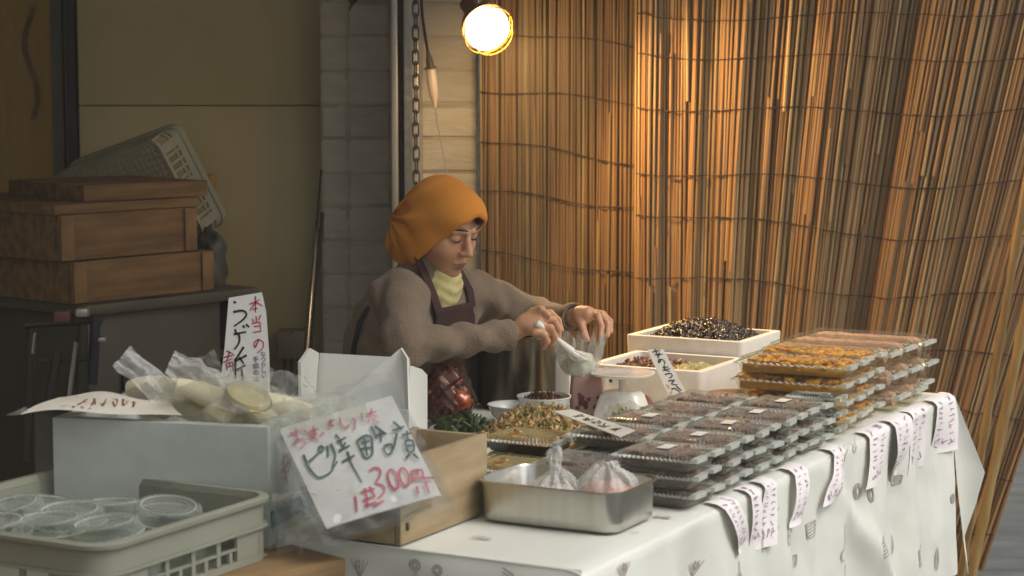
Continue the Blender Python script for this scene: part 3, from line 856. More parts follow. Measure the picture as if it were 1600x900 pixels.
b = MB(); b.box(.01, FD-.02, -.002, 0, .03, .06); b.build('blue_tape', M('blue_tape', '#4d7d90', .5), t)
b = MB()
for (s0, s1, yy) in ((.05, .16, -.0015),):
    g = random.Random(4)
    for k in range(4): scribble(b, .06 + (k % 2)*.09, .04 + (k//2)*.075, .07, .06, lambda a, c: (a, -.0015, FHt - c - .02), .009, g, 4)
b.build('faded_red_print', M('faded_red_print', '#b58a8e', .6), t)
def wrap(s, q):
    x = -.006 - .004*abs(nz3(s*6, q*5, 1)); 
    return (x, -.01 + s*(FW+.03), .02 + q*(FHt-.01))
b = MB(); b.grid(lambda s, q: (-.007 - .012*abs(nz3(s*7, q*5, 1)) - .006*abs(nz3(s*20, q*9, 4)), -.02 + s*(FW+.05), .0 + q*(FHt+.01)), 44, 22)
b.grid(lambda s, q: (-.01 + s*(FD+.02), -.007 - .014*abs(nz3(s*6, q*5, 9)) - .006*abs(nz3(s*19, q*9, 14)), .0 + q*(FHt+.01)), 40, 22)
b.build('film_wrap', film('foam_box_wrap', '#f4f6f4', .03, .34, .07, bump=.9, bscale=13, white=.8), t)
M_foam = Matrix.Translation((fc.x, fc.y, ZF+.001)) @ Matrix.Rotation(frz, 4, 'Z')

# pickle bags on the foam box
film_i = 0
def crumple_film(rx, ry, seed, h=.02, m=None):
    b = MB(); 
    def fn(s, q):
        a, c = s*2-1, q*2-1
        d = max(0, 1 - (a*a*.8 + c*c*.8))
        k = nz3(a*1.8, c*1.8, 0, 1, seed); k2 = nz3(a*5, c*5, 1, 1, seed)
        return (a*rx*(1+.12*k), c*ry*(1+.15*nz3(a*2, c*2, 3, 1, seed)), h*d + .012*k + .004*k2 + .012)
    b.grid(fn, 26, 18); return b
def pickle_bag(label, loc, rz, L, r, seed, tilt=0, col=None):
    t = thing('pickle_bag', label, 'pickles', loc, group='bags of pickled radish on the foam box', rot=(0, tilt, rz))
    b = MB(); pts = []; rs = []
    for i in range(9):
        q = i/8; pts.append(((q-.5)*L, .012*math.sin(q*3+seed), r + .008*math.sin(q*4+seed))); rs.append(r*(.55 + .45*math.sin(PI*(q*.8+.12))))
    b.tube(pts, rs, 14); b.build('radish', col or mt_radish, t)
    crumple_film(L*.68, r*2.0, seed, r*1.6).build('film', mt_bag, t)
    return t
zt = .87
for (px, py, z, rz, L, r, tilt, lab) in (
        (262, 612, 0.930, .25, .16, .026, .1, 'bag with a whole pale radish lying on the rear of the foam box'),
        (300, 640, 0.905, .1, .15, .024, 0, 'bagged radish just behind the paper sheet on the foam box'),
        (352, 655, 0.895, -.3, .12, .030, .1, 'stubby bagged radish nearest the front rim of the foam box'),
        (330, 618, 0.940, .5, .14, .022, -.1, 'bagged radish crossing over the others in the heap'),
        (432, 640, 0.905, .6, .13, .026, 0, 'bagged radish lying against the carton side of the heap'),
        (240, 640, 0.890, -.1, .14, .022, 0, 'bagged radish half hidden under the paper sheet'),
        (395, 655, 0.890, .9, .10, .026, 0, 'short bagged radish at the corner next to the price sign')):
    pickle_bag(lab, PZ(px, py, z) - Vector((0, 0, r)), TROT+1.2+rz, L, r, px, tilt)
t = thing('pickle_bag', 'bag with a round pale yellow lid and a gold glint arc below the upright sign', 'pickles', PZ(384, 618, .945)-Vector((0, 0, .012)), 0, 'bags of pickled radish on the foam box', rot=(.42, .28, .3))
b = MB(); b.lathe([(.0, 0), (.036, .001), (.042, .008), (.040, .018), (.024, .022), (.001, .023)], 32); b.build('round_lid', M('pale_yellow_lid', '#b5aa82', .4, coat=.3), t)  # pale yellow disc lid
b = MB(); b.tube([(.043*math.cos(k*PI/20), .043*math.sin(k*PI/20), .011) for k in range(-10, 8)], .002, 6); b.build('gold_glint', M('gold_glint', '#c9a24a', .2, metal=1), t)  # metal arc modelled in place of the gold glint on the lid
crumple_film(.07, .06, 77, .02).build('film', mt_bag, t)
for k, (px, py, z, sx, sy, rot) in enumerate(((300, 590, 0.960, .05, .03, (1.0, .5, .3)), (322, 585, 0.970, .035, .03, (1.1, -.5, .0)), (230, 600, 0.950, .07, .03, (.9, .8, .2)), (455, 615, 0.950, .05, .035, (.7, .2, .8)), (470, 655, 0.930, .06, .04, (.6, -.1, .4)), (390, 600, 0.960, .04, .03, (.9, .1, -.2)), (510, 640, 0.930, .06, .035, (.5, .1, .5)))):
    o = crumple_film(sx, sy, 50+k, .01).build('loose_film', mt_bagwhite if k in (0, 2) else mt_bag); o.location = PZ(px, py, z); o.rotation_euler = rot
    tag(o, ['stiff film corner sticking up left of the upright sign', 'film corner sticking up at the foot of the upright sign', 'pointed film tip sticking up at the rear of the foam box', 'loose clear film between the sign and the carton', 'crumpled film in front of the carton', 'film rising over the round yellow lid', 'clear film tucked along the front of the carton'][k], 'plastic film', 'loose film on the foam box')

# paper sheet lying on the foam box
pc = [PZ(18, 647, .885), PZ(92, 620, .90), PZ(286, 628, .90), PZ(270, 646, .885), PZ(110, 652, .878)]
def sheet(s, q):
    A_, B2_, C2_, D_ = PZ(30, 648, .913), PZ(285, 645, .916), PZ(262, 618, .932), PZ(92, 619, .93)
    p = (A_.lerp(B2_, s)).lerp(D_.lerp(C2_, s), q)
    return p + Vector((0, 0, .006*math.sin(s*5) + .003*math.sin(q*4+s*9)))
t = thing('paper_sheet', 'white paper sheet with brown writing lying over the edge of the foam box', 'paper')
b = MB(); b.grid(sheet, 30, 10)
o = b.build('sheet', M('unlit_white_paper', '#d9d3c4', .65), t)
b = MB(); g = random.Random(8)
for k in range(6): scribble(b, .30 + k*.075, .32, .06, .42, lambda s, q: sheet(s, 1-q) + Vector((0, 0, .0015)), .012, g, 3)
for k in range(4): scribble(b, .22 + k*.06, .72, .045, .16, lambda s, q: sheet(s, 1-q) + Vector((0, 0, .0015)), .008, g, 2)
b.build('writing', mt_ink_o, t)
b = MB(); e0 = PZ(10, 648, .914); b.tube([e0, PZ(24, 646, .916), PZ(40, 640, .92)], [.001, .004, .006], 6); b.build('film_end', mt_bag, t)

# upright hand lettered sign
t = thing('upright_sign', 'narrow upright white sign with black and red brush lettering beside the pickles', 'sign')
def s1(cx, cy, off=.0):
    return PY(320 + cx/5, 440 + cy/5, 4.05 - off)
SQ = [(187, 127), (447, 83), (480, 240), (503, 560), (512, 860), (110, 860), (150, 560)]
b = MB(); b.add([s1(*p, .0) for p in SQ] + [s1(*p, -.004) for p in SQ], [tuple(range(7))[::-1], tuple(range(7, 14))] + [(i, (i+1) % 7, (i+1) % 7+7, i+7) for i in range(7)])
b.build('board', mt_paper, t, smooth=False)
b = MB(); a_ = s1(320, 500, -.008); b.tube([a_, (a_.x, a_.y, ZF+.001)], .005, 8); b.build('stake', mt_oldwood, t)
fn1 = lambda x, y: s1(x, y, .0012)
b = MB()
for st in ([(225, 155), (245, 168)], [(222, 238), (300, 222), (336, 252), (300, 300), (228, 348)], [(297, 342), (312, 362)], [(323, 333), (347, 357)],
           [(235, 372), (250, 412)], [(226, 412), (324, 392)], [(262, 400), (276, 440), (265, 490), (228, 532)],
           [(304, 510), (262, 578), (232, 622)], [(328, 575), (240, 622)], [(240, 600), (240, 760)], [(250, 690), (318, 652)], [(285, 665), (298, 770)], [(268, 590), (305, 642)]):
    ribbon(b, st, 19, fn1)
b.build('black_lettering', mt_ink_k, t.children[0])
b = MB()
for st in ([(350, 178), (430, 142)], [(395, 112), (396, 242)], [(390, 170), (352, 228)], [(398, 160), (452, 190)], [(375, 218), (416, 206)],
           [(368, 294), (386, 314)], [(400, 270), (405, 312)], [(438, 262), (418, 302)], [(368, 328), (432, 312), (436, 392)], [(385, 352), (430, 346)], [(382, 396), (436, 388)],
           [(422, 455), (390, 525), (383, 478), (418, 446), (462, 478), (455, 522), (408, 560)],
           [(168, 540), (222, 565)], [(150, 592), (232, 572)], [(195, 545), (172, 625)], [(143, 632), (218, 600)], [(168, 640), (175, 694)], [(168, 642), (220, 625), (222, 700)], [(195, 640), (196, 668)], [(176, 668), (220, 655)], [(182, 730), (192, 735)]):
    ribbon(b, st, 11, fn1)
b.build('red_lettering', mt_ink_r, t)
b = MB()
for k, ch in enumerate('なつかしい'): put_char(b, ch, 455 + k*2, 570 + k*42, 46, fn1, .1)
for k, ch in enumerate('手細のは'): put_char(b, ch, 398 + k*1, 610 + k*52, 48, fn1, .1)
b.build('small_lettering', mt_ink_b, t.children[0])

# white carton with open flaps
t = thing('open_carton', 'white open carton with raised flaps behind the price sign', 'box')
def slab(nm, pts, y_off, m=None):
    n = len(pts); b = MB(); c = y_off
    b.add(pts + [p + c for p in pts], [tuple(range(n)), tuple(range(n, 2*n))[::-1]] + [(i, (i+1) % n, (i+1) % n+n, i+n) for i in range(n)])
    return b.build(nm, m or mt_card2, t, smooth=False)
mt_card2 = M('white_corrugated_board', '#dcdcd4', .7, '#d2d2c8', 3)
ca, cb = 4.0, 4.22          # near and far sides
N0, N1 = PY(474, 565, ca), PY(640, 640, ca)
slab('back_wall', [PY(482, 720, 4.3), PY(655, 720, 4.3), PY(640, 560, 4.3), PY(500, 552, 4.3)], Vector((0, .006, 0)))
slab('side_wall', [PY(473, 720, 4.02), PY(484, 720, 4.29), PY(499, 552, 4.29), PY(485, 544, 4.2), PY(470, 566, 4.02)], Vector((-.006, .002, 0)))
slab('front_wall', [PY(475, 720, 4.0), PY(640, 730, 3.93), PY(640, 640, 3.93), PY(530, 640, 3.97), PY(475, 650, 4.0)], Vector((-.001, -.006, 0)))
slab('raised_flap', [PY(540, 660, 3.97), PY(640, 700, 3.93), PY(636, 560, 3.96), PY(626, 544, 4.0), PY(542, 615, 3.99)], Vector((.003, .005, 0)))
slab('end_wall', [PY(642, 735, 3.94), PY(664, 715, 4.22), PY(664, 586, 4.22), PY(655, 577, 4.1), PY(640, 572, 3.96)], Vector((.005, .002, 0)))
slab('bottom', [PY(470, 735, 4.0), PY(642, 735, 3.94), PY(664, 715, 4.22), PY(484, 715, 4.29)], Vector((0, 0, -.005)))
# stand for the carton: a low box on the planks, hidden behind the foam box
zb = min(PY(642, 735, 3.94).z, PY(470, 735, 4.0).z) - .008
b = MB(); cc = PY(565, 720, 4.11); b.cbox((0, 0, (zb-ZF)/2), (.20, .22, zb-ZF-.002), .004); o = b.build('wooden_block', mt_plank); o.location = (cc.x, cc.y, ZF+.001); tag(o, 'plain wooden block under the white carton', 'block')

# price sign in its clear bag
PQ = [PY(436, 670, 3.50), PY(612, 618, 3.50), PY(689, 773, 3.34), PY(510, 826, 3.34)]
def ps(s, q, off=0.0):
    p = (PQ[0].lerp(PQ[1], s)).lerp(PQ[3].lerp(PQ[2], s), q)
    n = (PQ[1]-PQ[0]).cross(PQ[3]-PQ[0]).normalized()
    if n.y > 0: n = -n
    return p + n * (off + .004*math.sin(s*3+.5)*math.sin(q*2.6))
t = thing('price_sign', 'tilted white price sign with pink and dark green lettering in a clear bag', 'sign')
b = MB(); b.grid(lambda s, q: ps(s, q, 0), 16, 16); b.grid(lambda s, q: ps(s, q, -.003), 16, 16); b.build('card', mt_paper, t)
SN = (PQ[1]-PQ[0]).cross(PQ[3]-PQ[0]).normalized(); SN = SN if SN.y < 0 else -SN
def fp(cx, cy):             # brush point on the card, from its place in the photograph
    o_ = Vector((0, 0, CAM_H)); d_ = PY(400 + cx/3.4615, 590 + cy/3.4615, 1.0) - o_
    k_ = (PQ[0] + SN*.0055 - o_).dot(SN) / d_.dot(SN); return o_ + d_*k_
def oval(x, y, a, c, tilt, n=18): return [(x + a*math.cos(2*PI*k/n+1)*math.cos(tilt) - c*math.sin(2*PI*k/n+1)*math.sin(tilt), y + a*math.cos(2*PI*k/n+1)*math.sin(tilt) + c*math.sin(2*PI*k/n+1)*math.cos(tilt)) for k in range(n+1)]
def brush(nm, m, sts, w):
    b = MB()
    for st in sts: ribbon(b, st, w, fp)
    b.build(nm, m, t.children[0])
brush('pink_lettering', mt_ink_p, [[(183, 303), (248, 284)], [(214, 272), (226, 346), (205, 368), (212, 335), (262, 328), (272, 358), (240, 380)], [(258, 283), (277, 300)],
    [(280, 298), (336, 276)], [(285, 318), (332, 302)], [(309, 262), (320, 326), (295, 338), (300, 318), (338, 338)],
    [(352, 305), (372, 296)], [(386, 243), (424, 230)], [(402, 224), (408, 266)], [(392, 262), (424, 256)],
    [(453, 213), (459, 256), (484, 277), (508, 254)], [(520, 222), (545, 232), (524, 258), (548, 262), (530, 280)], [(570, 190), (576, 234), (598, 244)],
    [(598, 196), (652, 182)], [(626, 168), (610, 242)], [(634, 210), (658, 206)], [(630, 232), (668, 242)]], 11)
brush('green_lettering', mt_ink_g, [[(256, 416), (286, 492), (336, 546), (400, 520), (440, 452)], [(283, 458), (346, 402)], oval(352, 386, 13, 16, .3), [(384, 368), (391, 428)], [(404, 356), (432, 418), (410, 492)],
    [(428, 308), (452, 330)], [(438, 348), (488, 322)], [(452, 332), (470, 382)], [(484, 350), (466, 386)], [(448, 398), (508, 366)], [(465, 458), (534, 420)], [(494, 400), (512, 462), (572, 566)],
    [(545, 345), (592, 308), (626, 314), (632, 418), (592, 446), (545, 345)], [(568, 352), (614, 342)], [(586, 328), (602, 424)], [(562, 388), (624, 376)],
    [(622, 262), (652, 332)], [(640, 262), (706, 306)], [(648, 314), (698, 300)], [(672, 286), (677, 348)], [(690, 372), (736, 354), (738, 408), (702, 422), (690, 372)],
    [(742, 238), (790, 280)], [(738, 288), (802, 264)], [(762, 300), (744, 388)], [(788, 312), (844, 298)], [(815, 288), (821, 332)], [(806, 342), (850, 334), (857, 402), (820, 408), (806, 342)], [(815, 372), (850, 365)], [(830, 412), (812, 436)], [(850, 412), (878, 438)]], 15)
brush('red_lettering', M('rose_red_ink', '#c9525f', .5, '#d98088', 20), [[(537, 642), (546, 728)], [(568, 622), (642, 600)], [(588, 598), (602, 662)], [(614, 588), (644, 642)], [(578, 664), (644, 640)], [(600, 660), (602, 702)], [(588, 694), (652, 672)], [(638, 694), (692, 664)],
    [(614, 506), (642, 482), (678, 498), (666, 546), (638, 572), (690, 578), (700, 618), (660, 654)], oval(742, 550, 27, 56, -.28), oval(802, 536, 25, 50, -.28),
    [(838, 508), (846, 562)], [(838, 508), (900, 494), (906, 552)], [(870, 500), (874, 532)], [(846, 546), (966, 540)], [(868, 588), (880, 628)], [(914, 560), (936, 622)]], 15)
def bagf(s, q):
    a, c = s*1.16-.08, q*1.34-.2
    return ps(min(1.1, max(-.1, a)), c, .010 + .012*nz3(s*4, q*4, 3) + .012*nz3(s*9, q*9, 8))
b = MB(); b.grid(bagf, 40, 40)
b.grid(lambda s, q: ps(s*1.12-.06, q*1.30-.18, -.012 - .02*abs(nz3(s*4, q*4, 13))), 30, 30)
b.build('clear_bag', film('clear_sign_bag', '#f4f6f6', .03, .4, .10, bump=.4, bscale=16, white=.6), t)
# loose film under the sign, hanging over the plank
def hang(s, q):
    a = PY(425, 770, 3.40).lerp(PY(690, 765, 3.36), s); c = PY(430, 866, 3.38).lerp(PY(645, 812, 3.36), s)
    p = a.lerp(c, q); return p + Vector((.02*nz3(s*5, q*3, 5), .02*nz3(s*5, q*4, 2) + .012*nz3(s*14, q*8, 6), .012*nz3(s*9, q*6, 2)))
b = MB(); b.grid(hang, 44, 16); o = b.build('loose_film', mt_bag); tag(o, 'crumpled clear film hanging below the price sign over the plank edge', 'plastic film', 'loose film on the foam box')
# ------------------------------------------------------------------ display table and its cloth
TU, TV = 2.11, .97
t = thing('display_table', 'long folding table under the printed white cloth', 'table', (T0.x, T0.y, 0), TROT)
b = MB(); b.cbox((TU/2, TV/2, TZ-.02), (TU-.03, TV-.03, .03), .003); b.build('tabletop', mt_plank, t)
for u in (.12, TU-.12):
    for v in (.12, TV-.12):
        b = MB(); b.tube([(u, v, .002), (u, v, TZ-.036)], .014, 10); b.build('leg', mt_alu, t)
Mtab = Matrix.Translation((T0.x, T0.y, 0)) @ Matrix.Rotation(TROT, 4, 'Z')
def L2W(v): return Mtab @ Vector(v)
ZB = .255
def front_v(u, z):          # how far the hanging front of the cloth stands off the table edge
    h = max(0, TZ - z); e = min(1, max(0, u)/.12) * min(1, max(0, TU-u)/.10)
    w = .010*math.sin(u*9.5+.4) + .008*math.sin(u*21+1.7) + .006*math.sin(u*37) + .014*nz3(u*4, z*2, 3) + .006*nz3(u*11, z*7, 9) + .003*nz3(u*30, z*16, 4)
    w += .0035*sum(max(0, 1-abs(u-c_)/.02) for c_ in (.42, .95, 1.48, 1.98))
    dr = .02*math.exp(-((u-1.35+ (z-.5)*1.1)/.05)**2)
    return -(.004 + h*.05 + e*(w*min(1, h/.18)*1.25) + e*dr*min(1, h/.15))
def cloth_pt(u, q):         # q 0..1 top from back to edge, 1..2 down the front
    if q <= 1:
        v = TV*(1-q); bump = .003*nz3(u*5, v*6, 2)
        return (u, v, TZ + .002 + max(0, bump) - (.006*max(0, 1 - v/.02)))
    z = TZ - .005 - (TZ-.005-ZB)*(q-1)
    z += .0
    return (u, front_v(u, z), z)
b = MB()
qs = [0, .3, .6, .8, .9, .95, .98, .99, .996, 1.0] + [1 + .012 + k*.988/30 for k in range(31)]
nu = 190
vs = [cloth_pt(TU*i/nu, q) for q in qs for i in range(nu+1)]
b.add(vs, [(j*(nu+1)+i, j*(nu+1)+i+1, (j+1)*(nu+1)+i+1, (j+1)*(nu+1)+i) for j in range(len(qs)-1) for i in range(nu)])
def near_u(v, z): h = max(0, TZ-z); return -(.003 + h*.04 + .016*min(1, h/.2)*(math.sin(v*13)+.6*math.sin(v*31)))*min(1, v/.03+.25)
b.grid(lambda s, q: (near_u(TV*s, TZ-.004-(TZ-.004-ZB)*q) + .006*max(0, 1-q*16), TV*s, TZ+.0035-(TZ+.0035-ZB)*q), 60, 32)
b.grid(lambda s, q: (TU + .01 + .03*q, TV*(.12+.88*s), TZ-.002-(TZ-.002-ZB)*q), 20, 8)
b.v = [tuple(L2W(v)) for v in b.v]
cl = thing('tablecloth', 'white vinyl tablecloth with small grey kitchen prints over the display table', 'tablecloth')
b.build('cloth', mt_cloth, cl, ang=60)
# the flared corner at the far end
le = [PY(1481, 624, 5.12), PY(1491, 700, 5.16), PY(1497, 770, 5.16), PY(1505, 840, 5.16), PY(1513, 897, 5.16)]
re_ = [PY(1491, 617, 5.125), PY(1539, 738, 5.24), PY(1524, 790, 5.25), PY(1507, 838, 5.24), PY(1514, 899, 5.18)]
def interp(l, q):
    x = q*(len(l)-1); i = min(int(x), len(l)-2); return l[i].lerp(l[i+1], x-i)
b = MB(); b.grid(lambda s, q: interp(le, q).lerp(interp(re_, q), s) + Vector((0, .02*math.sin(s*PI)*q, 0)), 10, 24)
b.build('flared_corner', mt_cloth, cl, ang=60)
# prints on the cloth
def onfront(px, py):        # where the photograph's ray meets the hanging front
    o = Vector((0, 0, CAM_H)); d = (PY(px, py, 1.0) - o)
    n = Vector((TN.x, TN.y, 0)); p0 = Vector((T0.x, T0.y, 0)) - n*.02
    k = (p0 - o).dot(n) / d.dot(n); p = o + d*k
    return totab(p)[0], p.z
def ff(u, z): return L2W((u, front_v(u, z) - .0022, z))
b = MB(); g = random.Random(5)
def loop(u, z, a, c, fn, th=.0022, rot=0, n=14, arc=2*PI):
    ribbon(b, [(u + a*math.cos(arc*k/n)*math.cos(rot) - c*math.sin(arc*k/n)*math.sin(rot), z + a*math.cos(arc*k/n)*math.sin(rot) + c*math.sin(arc*k/n)*math.cos(rot)) for k in range(n+1)], th, fn, False)
def motif(kind, u, z, s, fn):
    if kind == 'oval': loop(u, z, .35*s, s, fn, .003); loop(u+.05*s, z, .2*s, .7*s, fn, .0022)
    elif kind == 'cup':
        ribbon(b, [(u-.5*s, z+.6*s), (u-.4*s, z-.6*s), (u+.4*s, z-.6*s), (u+.5*s, z+.6*s), (u-.5*s, z+.6*s)], .0024, fn, False)
        for k in range(4): ribbon(b, [(u-.4*s, z+(-.45+.26*k)*s), (u+.42*s, z+(-.3+.26*k)*s)], .0030, fn)
    elif kind == 'hatch':
        for k in range(5): ribbon(b, [(u-.5*s, z+(-.6+.28*k)*s), (u+.5*s, z+(-.3+.32*k)*s)], .0036, fn)
    elif kind == 'leaf':
        for k in range(5): ribbon(b, [(u, z-.9*s), (u+(k-2)*.22*s, z), (u+(k-2)*.42*s, z+s*(.9-.1*abs(k-2)))], .0022, fn)
        loop(u+.2*s, z+.3*s, .18*s, .4*s, fn, .002, .4)
    elif kind == 'spoon':
        ribbon(b, [(u, z+s), (u, z-.2*s)], .0018, fn, False); loop(u, z-.5*s, .16*s, .34*s, fn, .002)
    elif kind == 'mushroom':
        loop(u, z+.15*s, .5*s, .45*s, fn, .003, 0, 12); loop(u, z+.15*s, .25*s, .25*s, fn, .003); ribbon(b, [(u-.12*s, z-.2*s), (u-.1*s, z-.7*s), (u+.12*s, z-.7*s), (u+.12*s, z-.2*s)], .0024, fn)
for kind, px, py, s in (('oval', 1461, 872, .030), ('cup', 1433, 868, .034), ('oval', 1408, 853, .030), ('hatch', 1361, 853, .028), ('spoon', 1313, 850, .045), ('cup', 1276, 828, .026),
        ('oval', 1345, 768, .018), ('oval', 1357, 771, .018), ('cup', 1417, 752, .018), ('leaf', 1321, 722, .04), ('leaf', 1205, 820, .034), ('leaf', 1210, 838, .02), ('spoon', 1232, 832, .03), ('leaf', 985, 893, .016),
        ('hatch', 1202, 850, .02), ('oval', 1482, 778, .012), ('leaf', 1105, 890, .016), ('spoon', 1160, 893, .02), ('cup', 1255, 880, .02), ('leaf', 1325, 895, .02), ('spoon', 1345, 690, .03)):
    u, z = onfront(px, py); motif(kind, 0, 0, s, lambda a, c, u=u, z=z: ff(u + a*2.0, z + c))
ft = lambda u, v: L2W((u, v, TZ + .0058))
for kind, px, py, s in (('mushroom', 1042, 813, .016), ('mushroom', 1028, 812, .013), ('leaf', 752, 845, .022), ('spoon', 985, 836, .02)):
    u, v = totab(PZ(px, py, TZ)); motif(kind, u, v, s, ft)
fnr = lambda v, z: L2W((near_u(v, z) - .0022, v, z))
for kind, v, z, s in (('mushroom', .31, .675, .022), ('mushroom', .265, .672, .020), ('hatch', .13, .672, .022), ('cup', .12, .655, .02), ('leaf', .42, .66, .02)):
    motif(kind, v, z, s, fnr)
stuff(b.build('printed_pattern', mt_print, cl))

# ------------------------------------------------------------------ price strips along the front edge
def strip(label, pts, w, seed, lift=.02):
    w *= 1.42 if w < .07 else 1.75
    """paper strip lying on the table edge and hanging over it; pts are photo points of its centre line from the edge down"""
    t = thing('price_strip', label, 'price strip', group='hand written price strips hanging from the cloth edge')
    (x0, y0), (x1, y1) = pts
    u0 = totab(PZ(x0, y0, TZ))[0]; u1, z1 = onfront(x1, y1)
    L = TZ - z1
    def P(s, q, off=0):
        uu = u0 + (u1-u0)*max(0, q) + (s-.5)*w
        if q < .0:
            return Vector(L2W((uu, .012 + (-q)*.05, TZ + .0075 + off)))
        z = TZ + .006 - (L+.006)*q
        bow = lift*.6*math.sin(min(1, q*1.1)*PI)*(.4+.6*math.sin(seed*2.3)) + .012*math.sin(s*2.2+seed)*q
        e = min(1, q/.06)
        return Vector(L2W((uu, .012*(1-e) + min(front_v(uu, z), 0) - .008 - bow*e - off, z)))
    b = MB(); b.grid(lambda s, q: P(s, -.25 + 1.25*q), 6, 30); b.build('paper', mt_paperpink, t)
    b = MB(); g = random.Random(seed)
    cols = 2 if w > .05 else 1
    fn = lambda s, q: P(s, q, .0016)
    for c in range(cols):
        y = .0
        while y < .62:
            scribble(b, (.10 + c*.45) if cols == 2 else .2, y, .3 if cols == 2 else .5, .075, fn, .015 if cols == 2 else .026, g, 2); y += .10
    for k in range(3): scribble(b, .12 + k*.26, .70, .26, .2, fn, .024, g, 3)
    b.build('writing', mt_ink_strip, t)
strips = [((1116, 786), (1168, 862), .052, 'price strip nearest the steel pan, hanging at a slant'), ((1168, 768), (1182, 862), .034, 'narrow price strip just behind the slanted one'),
          ((1190, 755), (1200, 855), .040, 'third price strip from the steel pan, curling beside the narrow one'), ((1229, 733), (1241, 820), .050, 'lone price strip below the middle of the dark pack stacks'),
          ((1282, 702), (1294, 788), .048, 'grey lettered price strip below the end of the dark packs'), ((1345, 672), (1362, 756), .085, 'wide price strip under the yellow packs'),
          ((1383, 655), (1403, 750), .075, 'wide price strip tilted beside the one under the yellow packs'), ((1428, 642), (1438, 736), .075, 'bowed price strip between the wide pair and the last one'),
          ((1465, 624), (1477, 708), .085, 'last price strip at the flared corner of the cloth')]
for k, (a, c, w, lab) in enumerate(strips): strip(lab, (a, c), w, k+3, .022 if k not in (7,) else .035)

# ------------------------------------------------------------------ steel pan with two knotted bags
t = thing('steel_pan', 'deep rectangular stainless steel pan at the near corner of the cloth', 'pan', L2W((.330, .188, TZ+.006)), TROT)
a, c, h = .094, .140, .074
b = MB()
b.loft([rr(a-.012, c-.012, .026, .0, 8), rr(a-.004, c-.004, .032, .006, 8), rr(a-.002, c-.002, .034, .02, 8), rr(a, c, .036, h-.003, 8), rr(a+.006, c+.006, .042, h-.001, 8), rr(a+.006, c+.006, .042, h+.001, 8), rr(a, c, .036, h+.001, 8),
        rr(a-.003, c-.003, .033, h-.003, 8), rr(a-.005, c-.005, .031, .02, 8), rr(a-.014, c-.014, .024, .004, 8)], True, True)
b.build('pan_body', mt_steel, t, ang=50)
def knot_bag(label, loc, r, h, seed, tail, inner):
    t = thing('knotted_bag', label, 'bag', loc, seed, 'knotted plastic bags in the steel pan')
    def f(X, Y, Z, k=0):
        d = smin(ell(X, Y, Z, (0, 0, h*.45), (r-k, r*.8-k, h*.5-k)), cap(X, Y, Z, (0, 0, h*.8), (.004, 0, h*1.0), .014-k, .008), .03)
        if tail: d = smin(d, cap(X, Y, Z, (0, 0, h*.95), tail, .007, .011), .008)
        an = np.arctan2(Y, X)
        return d + (.0045*np.sin(an*9+Z*40+seed) + .003*np.sin(an*17-Z*70)) * np.clip(Z/h+.3, 0, 1.2)
    hi = max(h*1.15, (tail[2] if tail else 0) + .02)
    P, F = sdf_mesh(lambda X, Y, Z: f(X, Y, Z), (-r*1.3, -r*1.3, -.012), (r*1.3, r*1.3, hi), .0042)
    link('film', np_mesh('film', P, F, mt_bagwhite, 1), t)
    P, F = sdf_mesh(lambda X, Y, Z: ell(X, Y, Z, (0, 0, h*.36), (r*.86, r*.68, h*.36)) + .006*np.sin(X*90+seed)*np.sin(Y*80)+.004*np.sin(Z*150), (-r*1.2, -r*1.2, -.012), (r*1.2, r*1.2, h), .006)
    link('contents', np_mesh('contents', P, F, inner, 1), t)
knot_bag('knotted clear bag with a tall twisted tail in the steel pan', L2W((.345, .22, TZ+.018)), .052, .062, 1, (.004, .006, .100), M('pale_pickle_mass', '#d6cfc0', .5, '#c2b49f', 40))
knot_bag('bigger knotted bag with pinkish contents in the steel pan', L2W((.37, .128, TZ+.02)), .064, .080, 2, None, M('pink_pickle_mass', '#d9b3a0', .45, '#c0897a', 30))

